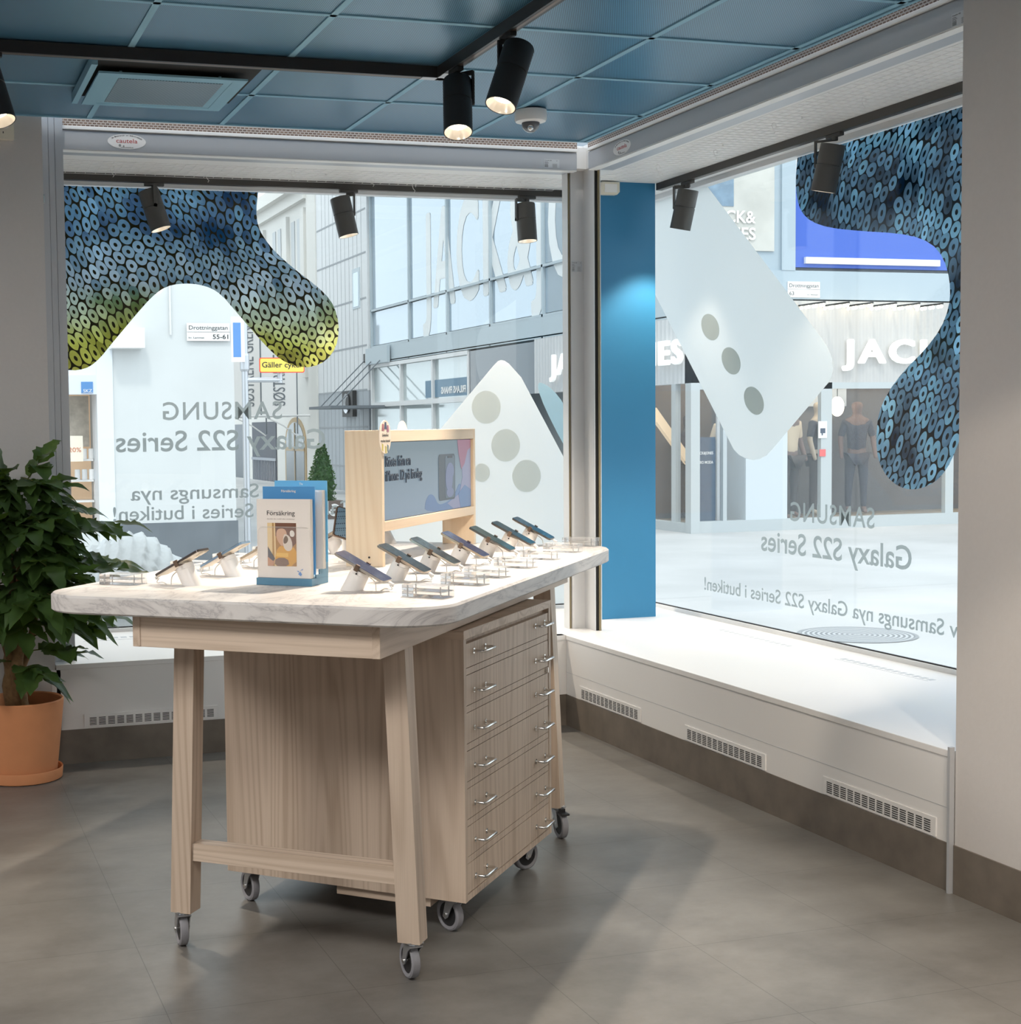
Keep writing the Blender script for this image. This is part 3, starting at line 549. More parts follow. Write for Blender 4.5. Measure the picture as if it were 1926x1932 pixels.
tag(wtext('Galaxy S22 Series', 'a', 1.067, 2.206, 1.398, .112, bold=.012), 'mirrored frosted series name under the capitals, left window', 'window lettering', WT)
tag(wtext('Prov Samsungs nya', 'a', 1.139, 2.10, 1.142, .078), 'mirrored small frosted line, upper of two on the left window', 'window lettering', WT)
tag(wtext('Galaxy S22 Series i butiken!', 'a', 1.045, 2.36, 1.036, .078), 'mirrored small frosted line, lowest on the left window', 'window lettering', WT)
tag(wtext('SAMSUNG', 'b', 6.136, 5.497, 1.026, .096, bold=.010, sp=1.12), 'mirrored frosted brand word in capitals on the right window', 'window lettering', WT)
tag(wtext('Galaxy S22 Series', 'b', 6.387, 5.246, .862, .108, bold=.012), 'mirrored frosted series name on the right window', 'window lettering', WT)
tag(wtext('Prov Samsungs nya Galaxy S22 Series i butiken!', 'b', 6.929, 4.80, .607, .072), 'long mirrored frosted line low on the right window', 'window lettering', WT)
# ================================================================ the street
struct('ground_street', MB().box(-30, 60, GY + .08, 110, -.40, -.012).box(GX + .08, 60, -20, GY + .08, -.40, -.012), PAVE)
t = thing('manhole_cover', 'round iron manhole cover in the paving outside the right window', 'manhole cover', (6.47, 8.78, -.012))
link('frame', MB().lathe([(.40, 0), (.41, .004), (.385, .005), (.38, .002)], 48), mat('iron_grey', (.25, .26, .27), .7), t)
m, n, l, b = base('iron_pattern'); tc = n.new('ShaderNodeTexCoord'); wv = n.new('ShaderNodeTexWave'); wv.wave_type = 'RINGS'; wv.rings_direction = 'Z'; wv.inputs['Scale'].default_value = 9; l.new(tc.outputs['Object'], wv.inputs['Vector']); rp = ramp(n, [(.3, (.17, .18, .19)), (.7, (.42, .43, .44))]); l.new(wv.outputs[0], rp.inputs[0]); l.new(rp.outputs[0], b.inputs['Base Color']); b.inputs['Roughness'].default_value = .7
link('lid', MB().lathe([(.0005, .003), (.382, .003)], 48), m, t)
FX, FY = 10.466, 17.848
GLZ = mat('facade_glass', (.42, .50, .57), .04, spec=1.0, metal=.35); GLD = mat('dark_shop_glass', (.045, .05, .06), .08, spec=.8); LIT = mat('shop_interior_warm', (.30, .24, .18), .8, emit=(.9, .68, .48), es=.12)
# shopping building: curtain wall side (x = FX) and sign side (y = FY)
t = thing('shop_building', 'long grey glass shop building across the street', 'building', (FX, FY, 0)); T0 = Matrix.Translation((-FX, -FY, 0))
def bb_(): m = MB(); m.T = T0; return m
link('core', bb_().box(FX + 1.6, 20, 19.6, 32.15, -.6, 3.3).box(FX + .25, 20, FY + .25, 32.15, 3.3, 14), CONC, t)
ys = [32.15, 29.54, 27.27, 25.04, 22.75, 20.4, FY]
for i in range(6):
    a0, a1 = ys[i + 1], ys[i]
    link('curtain_glass', bb_().box(FX + .05, FX + .08, a0 + .04, a1 - .04, 4.26, 6.85), GLZ, t); link('curtain_glass', bb_().box(FX + .05, FX + .08, a0 + .04, a1 - .04, 3.42, 4.18), GLZ, t); link('curtain_glass', bb_().box(FX + .05, FX + .08, a0 + .04, a1 - .04, 7.4, 9.6), GLZ, t)
    link('spandrel_panel', bb_().box(FX, FX + .08, a0 + .03, a1 - .03, 3.02, 3.36), GREYB, t)
fr = bb_()
for y in ys: fr.box(FX + .0, FX + .06, y - .028, y + .028, 3.0, 9.6)
for z in (3.02, 3.38, 4.22, 6.87): fr.box(FX + .0, FX + .06, FY, 32.15, z - .022, z + .022)
link('mullion', fr, GREYB, t); link('cornice', bb_().box(FX - .12, FX + .1, FY, 32.14, 6.9, 7.35).box(FX - .35, FX + .1, FY, 32.14, 7.35, 7.5), GREYB, t)
DF = mat('facade_letters', (.80, .82, .82), .6)
text('JACK&JONES', (FX + .047, 28.7, 4.0), (0, -1, 0), (0, 0, 1), 10.7, 2.0, DF, 'facade_lettering', t, 0, 0, fat=.055, sp=1.12)
# ground floor of the long side
link('shop_window', bb_().box(FX + .05, FX + .08, 26.1, 32.1, -.5, 2.95), mat('pale_shop_glass', (.50, .56, .57), .06, spec=1, metal=.2), t); link('dark_panel', bb_().box(FX, FX + .08, 23.07, 26.1, 2.07, 2.96), mat('dark_reflecting_panel', (.13, .15, .17), .12), t)
fr = bb_()
for y in (32.1, 30.07, 28.08, 26.1): fr.box(FX - .02, FX + .06, y - .04, y + .04, -.5, 2.95)
fr.box(FX - .03, FX + .06, 26.1, 32.1, 2.00, 2.10).box(FX - .03, FX + .06, 26.1, 32.1, 2.9, 2.98); link('shop_frame', fr, ALU2, t)
link('painted_reflection', bb_().box(FX + .03, FX + .05, 26.2, 28.6, 2.13, 2.48), mat('reflection_petrol', (.13, .24, .34), .5), t)  # reflection of a sign opposite, painted as a panel with mirrored letters
text('FRILANS FINANS', (FX + .02, 26.3, 2.19), (0, 1, 0), (0, 0, 1), 1.35, .14, STK, 'reflection_text', t, .005, .02)
def ribbed(name, vert):
    m, n, l, b = base(name); tc = n.new('ShaderNodeTexCoord'); sx = n.new('ShaderNodeSeparateXYZ'); l.new(tc.outputs['Object'], sx.inputs[0])
    v = math_(n, l, 'SINE', math_(n, l, 'MULTIPLY', sx.outputs[vert], 2 * pi / .115)); bp = n.new('ShaderNodeBump'); bp.inputs['Distance'].default_value = .02; bp.inputs['Strength'].default_value = .4; l.new(v, bp.inputs['Height']); l.new(bp.outputs[0], b.inputs['Normal'])
    b.inputs['Base Color'].default_value = (.50, .485, .47, 1) if vert == 0 else (.62, .62, .62, 1); b.inputs['Roughness'].default_value = .6; return m
RBX, RBY = ribbed('ribbed_metal_x', 0), ribbed('ribbed_metal_y', 1)
ALO = mat('outdoor_aluminium', (.46, .49, .50), .45)
link('sign_band', bb_().box(FX, FX + .2, FY, 23.07, 2.07, 3.0), RBY, t); link('sign_band', bb_().box(FX, 16.5, FY, FY + .2, 2.07, 3.22), RBX, t)
link('upper_panel', bb_().box(FX, 16.5, FY - .01, FY + .2, 3.24, 3.64).box(FX, FX + 1.4, FY + .02, FY + .2, 3.64, 7).box(FX + 1.4, FX + 1.62, FY - .02, FY + .2, 3.64, 7), mat('panel_blue_grey', (.38, .45, .50), .5), t)
link('blue_panel', bb_().box(12.09, 16.5, FY + .02, FY + .1, 3.69, 4.9), mat('shop_blue', (.05, .12, .50), .4), t); link('white_bar', bb_().box(12.25, 14.5, FY - .03, FY + .02, 3.74, 3.83), STK, t)
link('poster', bb_().box(10.6, 11.75, FY - .01, FY + .02, 3.9, 5.6), mat('poster_faces', (.55, .54, .50), .6, noise=.35, nscale=1.6), t); link('denim_picture', bb_().box(10.5, 11.1, FY - .02, FY + .0, 4.5, 5.6), mat('poster_denim', (.20, .28, .36), .7, noise=.5, nscale=5), t)
text('JACK&', (10.72, FY - .03, 4.28), (1, 0, 0), (0, 0, 1), .72, .17, STK, 'poster_lettering', t, .005, .02); text('JONES', (10.72, FY - .03, 4.05), (1, 0, 0), (0, 0, 1), .72, .17, STK, 'poster_lettering', t, .005, .02)
link('corner_post', bb_().box(FX - .05, FX + .09, FY - .05, FY + .1, -.1, 2.07), ALO, t); link('door_sill', bb_().box(FX, 14.95, FY - .02, FY + .1, -.02, .15).box(FX - .02, FX + .1, FY, 19.4, -.1, .12), ALO, t)
link('white_pillar', bb_().box(11.31, 11.98, FY + .0, FY + .5, .1, 2.07), mat('pillar_white', (.56, .60, .63), .5), t)
fr = bb_()
for x, w in ((12.62, .09), (14.72, .07), (10.98, .03)): fr.box(x - w, x + w, FY, FY + .08, .1, 2.07)
fr.box(FX, 14.8, FY, FY + .08, 1.98, 2.07); fr.box(FX, FX + .08, 18.30, 18.42, .1, 2.07).box(FX, FX + .08, 19.35, 19.6, -.1, 2.07); link('door_frame', fr, ALO, t)
link('shop_floor', bb_().box(FX + .1, 16.6, FY + .1, 21, .0, .10), mat('shop_floor_tan', (.36, .28, .20), .4), t); link('back_wall', bb_().box(FX + .1, 16.6, 19.4, 19.5, .1, 3.0), mat('shop_dark_wall', (.14, .13, .13), .8, noise=.5, nscale=1.2), t); link('shop_ceiling', bb_().box(FX + .1, 16.6, FY + .2, 19.4, 2.6, 2.7), DCONC, t)
for x0, x1 in ((12.75, 13.1), (13.15, 13.55), (13.6, 14.0)): link('interior_poster', bb_().box(x0, x1, 19.30, 19.38, 1.75, 2.35), mat('poster_pale_%d' % int(x0 * 100), (.55, .60, .66), .6, noise=.2), t)
SG = film('shop_glass_film', (.55, .62, .68), .93, .1)
for lx, ly in ((11.2, 18.6), (12.9, 18.5), (14.4, 18.6)):  # unseen point lights added to brighten the shop interior
    ld = bpy.data.lights.new('added_shop_fill', 'POINT'); ld.energy = 30; ld.color = (1, .84, .66); ld.shadow_soft_size = .15; lo = bpy.data.objects.new('added_shop_fill', ld); COL.objects.link(lo); lo.location = (lx, ly, 2.45)
link('shop_pane', bb_().box(FX + .1, 14.7, FY + .04, FY + .045, .15, 2.0), SG, t); link('shop_pane', bb_().box(FX + .04, FX + .045, FY + .1, 19.4, .12, 2.0), SG, t)
for (x0, x1) in ((10.75, 10.85),): link('alarm_gate', bb_().box(10.62, 10.66, FY + .2, FY + .24, .1, 1.75).box(10.98, 11.02, FY + .2, FY + .24, .1, 1.75), ALU2, t)
link('door_panel', bb_().box(10.58, 10.90, FY + .12, FY + .14, .1, 1.32), mat('panel_navy', (.05, .075, .12), .4), t)
text('JACK&JONES', (10.60, FY + .11, 1.08), (1, 0, 0), (0, 0, 1), .26, .04, STK, 'door_text', t, .003, .02); text('VERO MODA', (10.60, FY + .11, .95), (1, 0, 0), (0, 0, 1), .26, .04, STK, 'door_text', t, .003, .02)
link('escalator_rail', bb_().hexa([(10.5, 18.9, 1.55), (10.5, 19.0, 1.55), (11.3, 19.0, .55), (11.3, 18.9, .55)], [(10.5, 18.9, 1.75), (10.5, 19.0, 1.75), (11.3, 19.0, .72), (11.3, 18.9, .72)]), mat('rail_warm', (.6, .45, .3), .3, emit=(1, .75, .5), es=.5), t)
for (x, z) in ((FX + .04, 1.45), (12.55, 1.38)):
    s_ = link('notice', bb_().box(x - .07, x + .07, FY - .012, FY - .004, z - .10, z + .14), STK, t); link('notice_camera', bb_().box(x - .04, x + .04, FY - .016, FY - .011, z - .03, z + .04).box(x - .02, x + .0, FY - .016, FY - .011, z - .06, z - .03), mat('print_slate_%d' % int(x), (.08, .10, .14), .6), s_)
    link('red_notice', bb_().box(x - .05, x + .05, FY - .012, FY - .004, z - .36, z - .26), mat('notice_red_%d' % int(x), (.7, .15, .15), .5), t)
LETW = mat('sign_letter_white', (.88, .88, .88), .4, emit=(1, .98, .95), es=.5)
sg = thing('shop_sign', 'white raised capital letters on the ribbed band, seen through the right window', 'shop sign', (12.85, FY - .06, 2.35))
text('JACK&JONES', (0, 0, 0), (1, 0, 0), (0, 0, 1), 4.25, .335, LETW, 'lettering', sg, .05, .0, fat=.016, sp=1.22)
sg = thing('shop_sign', 'white raised capital letters beside the middle window post', 'shop sign', (FX - .06, 22.28, 2.36))
text('JACK&JONES', (0, 0, 0), (0, -1, 0), (0, 0, 1), 4.25, .335, LETW, 'lettering', sg, .05, .0, fat=.016, sp=1.22)
BULB = mat('bulb_glow', (1, .9, .75), .3, emit=(1, .80, .55), es=9)
rack = None
for i in range(6):
    x = 12.16 + .385 * i; tt = thing('bulb_bar', 'short bar of glowing bulbs in the row above the shop sign', 'lamp', (x, FY - .55, 3.14), 0, 'bulb bars above the shop sign')
    link('bar', MB().box(-.012, .012, -.05, .55, .0, .02), DGREY, tt); bl = MB()
    for k in range(7): bl.sphere((.02 * (k % 2) - .01, -.03 + .085 * k, -.028), .024, 8, 6)
    link('bulbs', bl, BULB, tt, 60)
tt = thing('globe_lamp', 'round glowing lamp inside the shop doorway', 'lamp', (13.55, 18.9, 1.74)); link('globe', MB().sphere((0, 0, 0), .10, 20, 14, 1.5), mat('globe_glow', (1, .9, .75), .4, emit=(1, .82, .6), es=4), tt, 60); link('cord', MB().tube([(0, 0, .14), (0, 0, .86)], .006, 6), BLACK, tt)
# mannequins
def mannequin(lab, x, y, rz, top_m, leg_m, skin, h=1.0):
    t = thing('mannequin', lab, 'mannequin', (x, y, .10), rz); t.scale = (h, h, h)
    V = [(0, 0, .92), (0, .01, 1.08), (0, .0, 1.28), (0, 0, 1.44), (0, 0, 1.52), (0, -.01, 1.62), (0, -.01, 1.72), (.17, 0, 1.40), (.24, .02, 1.16), (.25, -.06, .94), (.26, -.09, .84), (-.17, 0, 1.40), (-.24, .02, 1.16), (-.24, -.05, .94), (-.24, -.08, .84), (.09, 0, .86), (.10, -.01, .48), (.11, .02, .09), (.11, -.12, .04), (-.09, 0, .86), (-.11, .02, .48), (-.12, .04, .09), (-.12, -.10, .04)]
    Rr = [.14, .12, .15, .12, .05, .10, .09, .055, .045, .034, .028, .055, .045, .034, .028, .085, .055, .038, .035, .085, .055, .038, .035]
    Ed = [(0, 1), (1, 2), (2, 3), (3, 4), (4, 5), (5, 6), (3, 7), (7, 8), (8, 9), (9, 10), (3, 11), (11, 12), (12, 13), (13, 14), (0, 15), (15, 16), (16, 17), (17, 18), (0, 19), (19, 20), (20, 21), (21, 22)]
    def sk(nm, idx, mt, grow):
        me = bpy.data.meshes.new(nm); mp = {v: i for i, v in enumerate(idx)}
        me.from_pydata([V[i] for i in idx], [(mp[a_], mp[b_]) for a_, b_ in Ed if a_ in mp and b_ in mp], []); me.materials.append(mt)
        o = bpy.data.objects.new(nm, me); COL.objects.link(o); o.parent = t; md = o.modifiers.new('skin', 'SKIN'); md.use_smooth_shade = True
        for i, v in enumerate(idx): me.skin_vertices[0].data[i].radius = (Rr[v] * grow, Rr[v] * grow * (.72 if v < 4 else 1))
        me.skin_vertices[0].data[0].use_root = True; sb = o.modifiers.new('sub', 'SUBSURF'); sb.levels = 1; sb.render_levels = 1; return o
    sk('body', list(range(23)), skin, 1); sk('sweater', [0, 1, 2, 3, 7, 8, 11, 12], top_m, 1.18); sk('trousers', [0, 15, 16, 17, 19, 20, 21], leg_m, 1.18); return t
SKN = mat('mannequin_brown', (.20, .13, .11), .6); CRM = mat('knit_cream', (.72, .58, .42), .8); BLK = mat('trouser_dark', (.06, .05, .05), .8); TAN = mat('trouser_tan', (.30, .20, .13), .8); NAV = mat('jacket_dark', (.06, .06, .08), .8)
mannequin('mannequin in a cream vest inside the shop window', 12.32, 18.30, .3, CRM, BLK, SKN); mannequin('mannequin in cream at the white pillar', 11.70, 18.95, -.2, mat('jacket_cream', (.75, .66, .54), .8), TAN, SKN, .98)
mannequin('mannequin in dark clothes under the round shop lamp', 13.15, 18.8, .5, NAV, BLK, mat('mannequin_pale', (.5, .42, .33), .6)); mannequin('mannequin in a dark jacket deep in the shop', 13.9, 18.9, -.4, NAV, NAV, SKN); mannequin('dark mannequin in the shop doorway left of the pillar', 11.12, 19.1, .8, NAV, BLK, mat('mannequin_dark', (.10, .10, .11), .6), .9)
# street name plates
def plate(lab, loc, w, h, num, sub, right=False):
    t = thing('street_sign', lab, 'street sign', loc); link('plate', MB().box(0, w, -.012, 0, 0, h, .002), STK, t); link('divider', MB().box(0, w, -.0135, -.012, h * .50, h * .515), INK, t)
    text('Drottninggatan', (w * .05, -.0135, h * .64), (1, 0, 0), (0, 0, 1), w * .90, h * .24, INK, 'street_name', t, .001)
    if right: text(num, (w * .96, -.0135, h * .12), (1, 0, 0), (0, 0, 1), w * .36, h * .26, INK, 'number', t, .001, align='r', bold=.01); text(sub, (w * .04, -.0135, h * .14), (1, 0, 0), (0, 0, 1), w * .36, h * .10, INK, 'quarter_name', t, .001)
    else: text(num, (w * .05, -.0135, h * .14), (1, 0, 0), (0, 0, 1), w * .14, h * .24, INK, 'number', t, .001); text(sub, (w * .60, -.0135, h * .14), (1, 0, 0), (0, 0, 1), w * .34, h * .09, INK, 'quarter_name', t, .001)
plate('white street name plate numbered 63 on the grey panel', (11.96, FY - .012, 3.263), .525, .222, '63', 'kv. Skatten'); plate('white street name plate numbered 55-61 on the grey rendered wall', (2.921, 15.268, 2.457), .465, .188, '55-61', 'kv. Lammet', True)
# white clad building and cream stone building further along the street
def joints(m_, X, y0, y1, z0, z1, pitch, rows, d=.004):
    k = int((y1 - y0) / pitch)
    for i in range(1, k): m_.box(X - d, X, y0 + i * pitch - .008, y0 + i * pitch + .008, z0, z1)
    for z in rows: m_.box(X - d * 1.5, X, y0, y1, z - .02, z + .02)
t = thing('white_building', 'white metal clad building beyond the glass shop building', 'building', (FX, 32.2, 0)); T1 = Matrix.Translation((-FX, -32.2, 0))
def b1(): m = MB(); m.T = T1; return m
link('cladding', b1().box(FX - .05, 20, 32.2, 36.45, 2.4, 14), CLAD, t); link('lower_cladding', b1().box(FX - .05, 20, 32.2, 36.45, -1.5, 2.4), mat('clad_grey', (.36, .39, .42), .5), t); link('stone_edge', b1().box(FX - .08, FX + .2, 36.45, 37.3, -1.5, 14), STONE, t)
jm = b1(); joints(jm, FX - .05, 32.3, 36.4, 2.4, 12, .33, [3.45, 4.55, 5.6, 6.6, 7.6, 8.6]); joints(jm, FX - .05, 32.3, 36.4, -1.2, 2.4, .33, [2.42, 1.55, .6, -.3]); link('panel_joints', jm, mat('joint_pale', (.33, .35, .37), .7), t)
link('slit_window', b1().box(FX - .06, FX - .04, 32.75, 33.35, 4.35, 5.3), GREYB, t); link('window_glass', b1().box(FX - .065, FX - .06, 32.85, 33.25, 4.4, 5.2), GLZ, t)
t = thing('clock_box', 'dark square lamp box on the white clad facade', 'wall lamp', (FX - .06, 33.55, 1.80)); link('box', MB().box(-.10, 0, -.42, .42, 0, .62), INK, t); q = MB(); q.T = Matrix.Translation((-.11, 0, .32)) @ Matrix.Rotation(pi / 2, 4, 'Y'); q.lathe([(.001, .02), (.10, .02), (.22, 0), (.24, -.03)], 20); link('reflector', q, ZINC, t, 50)
t = thing('glass_canopy', 'narrow canopy hung on three steel rods above a doorway', 'canopy', (FX, 32, 2.0)); link('slab', MB().box(-1.3, 0, -.9, .9, -.03, .03), LINEG, t)
for k in range(3): link('rod', MB().tube([(-1.1, -.7 + .65 * k, .03), (-.02, -.9 + .65 * k + .1, 1.12)], .014, 6), LINEG, t); link('anchor', MB().box(-.06, .0, -.85 + .65 * k, -.75 + .65 * k, 1.05, 1.25), INK, t)
link('bracket_board', MB().box(-.10, -.03, -1.3, .25, .98, 1.35), GREYB, t)
t = thing('stone_building', 'cream stone building with an arched window down the street', 'building', (FX, 37.3, 0)); T2 = Matrix.Translation((-FX, -37.3, 0))
def b2(): m = MB(); m.T = T2; return m
link('facade', b2().box(FX, 20, 37.3, 70, -2, 7.9), STONE, t); link('cornice', b2().box(FX - .35, FX + .5, 37.3, 70, 7.9, 8.25).box(FX - .15, FX + .5, 37.3, 70, 7.6, 7.9), STONE, t)
for y in (37.7, 39.5, 42.2, 45): link('pilaster', b2().box(FX - .10, FX + .05, y - .18, y + .18, 2.9, 7.4), STONE, t)
for y in (38.3, 38.9, 40.4, 41.0, 43.0, 43.7): link('upper_window', b2().box(FX - .02, FX + .01, y - .17, y + .17, 5.6, 7.2), mat('pane_grey_%d' % int(y * 10), (.42, .44, .45), .4), t)
AR = [(37.85, -1.5), (40.05, -1.5), (40.05, 1.1)] + [(38.95 + 1.1 * cos(i * pi / 12), 1.1 + .75 * sin(i * pi / 12)) for i in range(13)]
link('arched_window', b2().prism([(y, z) for y, z in AR], FX - .03, FX + .01, 'yz'), mat('arch_frame_wood', (.38, .28, .16), .6), t)
AR2 = [(37.99, -1.4), (39.91, -1.4), (39.91, 1.1)] + [(38.95 + .96 * cos(i * pi / 12), 1.1 + .62 * sin(i * pi / 12)) for i in range(13)]
link('arched_glass', b2().prism(AR2, FX - .04, FX - .03, 'yz'), mat('arch_glass', (.16, .19, .21), .15), t); link('glazing_bar', b2().box(FX - .06, FX - .04, 37.95, 39.95, .92, 1.02).box(FX - .06, FX - .04, 38.9, 38.96, -1.4, 1.7), mat('bar_wood', (.42, .33, .22), .6), t)
gt = b2(); gt.box(FX - .03, FX, 41.1, 44.1, -1.8, 1.75); link('gate', gt, mat('gate_dark', (.07, .08, .10), .6), t); gb = b2()
for k in range(14): gb.box(FX - .06, FX - .03, 41.2 + .2 * k, 41.24 + .2 * k, -1.8, .6)
gb.box(FX - .06, FX - .03, 41.1, 44.1, .6, .68); link('gate_bars', gb, mat('bars_grey', (.28, .3, .34), .5), t)
link('side_door', b2().box(FX - .03, FX, 45.3, 47.5, -1.8, 1.7), mat('door_dark', (.10, .12, .14), .4), t)
FLG = 'white hanging banners on the cream building'
for i, (x, y, w) in enumerate(((9.55, 37.2, .95), (8.95, 38.2, .95), (8.2, 40.2, .95))):
    t = thing('banner_flag', ('white banner nearest the white clad building', 'white banner in the middle of the row', 'white banner partly behind the steel pole')[i], 'banner', (x, y, 1.9), 0, FLG)
    link('cloth', MB().box(-w / 2, w / 2, -.01, .01, .0, 2.6), STK, t); link('edge', MB().box(-w / 2 - .03, -w / 2, -.02, .02, 0, 2.6).box(w / 2, w / 2 + .03, -.02, .02, -.5, 2.6).box(-w / 2, w / 2, -.02, .02, -.03, 0), LINEG, t)
    link('arm', MB().tube([(-w / 2 - .2, 0, -.02), (w / 2 + .7, 0, -.02)], .03, 8).tube([(-w / 2 + .1, 0, -.05), (.1, 0, -.28), (w / 2, 0, -.55)], .02, 6), ALU2, t)
    text('SØSTRENE GRENE', (.16, -.02, .25), (0, 0, 1), (-1, 0, 0), 2.3, .34, LINEG, 'banner_text', t, .005)
t = thing('topiary_tree', 'clipped evergreen cone tree in a brown planter down the street', 'tree', (6.83, 23.7, -.012))
link('planter', MB().box(-.28, .28, -.25, .25, 0, .31), mat('planter_brown', (.14, .105, .09), .7), t)
fo = MB(); random.seed(4)
for k in range(1500):
    z = random.uniform(.31, 1.27); az = random.uniform(0, 2 * pi); rr = (.21 if z < .7 else .21 * (1.36 - z) / .66) * random.uniform(.75, 1.05) + .02; c0 = Vector((rr * cos(az) - .02, rr * sin(az), z)); a_ = Vector((random.uniform(-1, 1), random.uniform(-1, 1), random.uniform(-.2, 1))).normalized() * .035; b_ = a_.cross(Vector((random.uniform(-1, 1), random.uniform(-1, 1), .3))).normalized() * .014
    fo.add([tuple(c0 - b_), tuple(c0 + a_), tuple(c0 + b_), tuple(c0 - a_ * .3)], [(0, 1, 2, 3)])
link('foliage', fo.lathe([(.001, .30), (.16, .32), (.18, .7), (.08, 1.1), (.001, 1.22)], 14), leafmat('topiary_green', (.05, .12, .04)), t)
rg = MB(); rg.T = Matrix.Translation((.12, -.256, .155)) @ Matrix.Rotation(pi / 2, 4, 'X')
R1 = [(.105 * cos(radians(a_)), .105 * sin(radians(a_))) for a_ in range(-170, 121, 10)]; R2 = [(.072 * cos(radians(a_)), .072 * sin(radians(a_))) for a_ in range(120, -171, -10)]
k_ = len(R1); rg.add([(x, y, 0) for x, y in R1] + [(x, y, 0) for x, y in R2[::-1]], [(i, i + 1, k_ + i + 1, k_ + i) for i in range(k_ - 1)]); rg.box(-.07, .02, -.015, .015, 0, .002)
link('letter_emblem', rg, STK, t, label='pale round letter emblem')
# near grey rendered corner building, with the shop window at its left
t = thing('corner_building', 'grey rendered corner building opposite the left window', 'building', (3.43, 15.29, 0)); T3 = Matrix.Translation((-3.43, -15.29, 0))
def b3(): m = MB(); m.T = T3; return m
link('wall', b3().box(2.13, 3.43, 15.29, 22, .535, 9).box(-8, 2.13, 15.6, 22, 2.9, 9), CONC, t); link('plinth', b3().box(2.13, 3.445, 15.275, 22, -.1, .535), DCONC, t)
for i in range(5):
    for z in (3.6, 6.4): link('side_window', b3().box(3.425, 3.44, 16.2 + 1.15 * i, 16.8 + 1.15 * i, z, z + 1.6), mat('pane_blue_%d_%d' % (i, int(z)), (.16, .24, .34), .3), t); link('window_surround', b3().box(3.42, 3.5, 16.1 + 1.15 * i, 16.9 + 1.15 * i, z - .12, z - .02).box(3.42, 3.5, 16.1 + 1.15 * i, 16.9 + 1.15 * i, z + 1.62, z + 1.8), STONE, t)
for y0, y1 in ((23.2, 40),):
    link('far_wing', b3().box(-2, 2.6, y0, y1, -1.5, 10), STONE, t)
link('corner_column', b3().box(1.96, 2.13, 15.27, 15.7, -.1, 9).box(-8, 1.96, 15.28, 15.5, 2.1, 9), mat('column_white', (.72, .76, .80), .5), t); link('conduit', b3().tube([(2.75, 15.27, 2.52), (2.75, 15.27, 3.2)], .012, 6), ALU2, t); link('lamp_hood', b3().box(2.10, 2.44, 15.05, 15.29, 2.37, 2.58), STK, t)
link('shop_band', b3().box(-8, 1.96, 15.27, 15.4, 1.9, 2.1), mat('band_pale', (.66, .70, .78), .5), t); s_ = link('skz_label', b3().box(1.80, 1.92, 15.26, 15.272, 1.915, 2.03), mat('label_blue', (.10, .25, .52), .5), t); text('SKZ', (1.82 - 3.43, 15.258 - 15.29, 1.92), (1, 0, 0), (0, 0, 1), .09, .035, STK, 'label_text', s_, .002)
link('shop_back', b3().box(-8, 2.0, 16.2, 16.3, .0, 2.1), mat('display_warm', (.66, .50, .36), .8, noise=.3, nscale=3, emit=(.9, .62, .4), es=.35), t); link('floral_panel', b3().box(1.74, 1.95, 15.9, 15.95, 1.35, 1.9), mat('floral', (.62, .56, .48), .8, noise=.4, nscale=14), t)
link('shelf', b3().box(1.0, 1.95, 15.6, 15.9, 1.20, 1.22).box(1.0, 1.95, 15.6, 15.9, .98, 1.0).box(1.0, 1.95, 15.6, 15.9, .76, .78), STK, t); link('stall_riser', b3().box(-8, 1.96, 15.3, 15.4, -.1, .45), CONC, t)
tt = thing('price_poster', 'cream 20% poster in the shop window by the plant', 'poster', (1.655, 15.45, 1.20)); link('sheet', MB().box(0, .17, -.004, 0, 0, .27), mat('poster_cream', (.82, .74, .62), .6), tt); text('20%', (.085, -.006, .10), (1, 0, 0), (0, 0, 1), .13, .05, mat('print_coral', (.6, .2, .1), .6), 'poster_text', tt, .001, align='c')
PG = 'small white pots on the shop window shelves'
for i in range(4):
    for z in (1.001, 1.221): tt = thing('shelf_pot', 'small white pot standing on a lit shelf in the shop window', 'pot', (1.86 + .075 * (i - 1), 15.66, z), 0, PG); link('jar', MB().lathe([(.001, 0), (.03, 0), (.03, .10), (.026, .11), (.001, .11)], 14), STK, tt, 40)
# sign pole
t = thing('sign_pole', 'galvanised pole at the corner of the grey building', 'pole', (3.39, 14.6, -.012)); link('shaft', MB().tube([(0, 0, 0), (0, 0, 3.0)], .034, 14), ZINC, t, 40); link('arm', MB().tube([(0, 0, 2.03), (.39, 0, 2.03)], .026, 10).tube([(.37, 0, 2.0), (.37, 0, 2.12)], .026, 10), ZINC, t, 40); link('clamp', MB().lathe([(.045, 2.12), (.05, 2.14), (.05, 2.28), (.045, 2.30)], 14, 0, 0, True), ZINC, t)
t = thing('traffic_plate', 'yellow traffic plate with red border on the pole arm', 'traffic sign', (3.53, 14.55, 2.09)); link('plate', MB().prism(rrect(0, .48, 0, .155, .02, 4), -.008, 0, 'xz'), mat('traffic_red', (.75, .08, .05), .5), t); link('field', MB().prism(rrect(.010, .47, .010, .145, .015, 4), -.010, -.007, 'xz'), mat('traffic_yellow', (.88, .66, .12), .5), t); text('Gäller cykel', (.028, -.0115, .055), (1, 0, 0), (0, 0, 1), .41, .058, INK, 'plate_text', t, .001, .01)
t = thing('traffic_plate', 'narrow blue and white traffic plate high on the pole', 'traffic sign', (3.24, 14.55, 2.20)); link('plate', MB().box(0, .14, -.01, 0, 0, .46), STK, t); link('field', MB().box(.02, .10, -.012, -.009, .05, .40), mat('traffic_blue', (.12, .28, .60), .5), t)
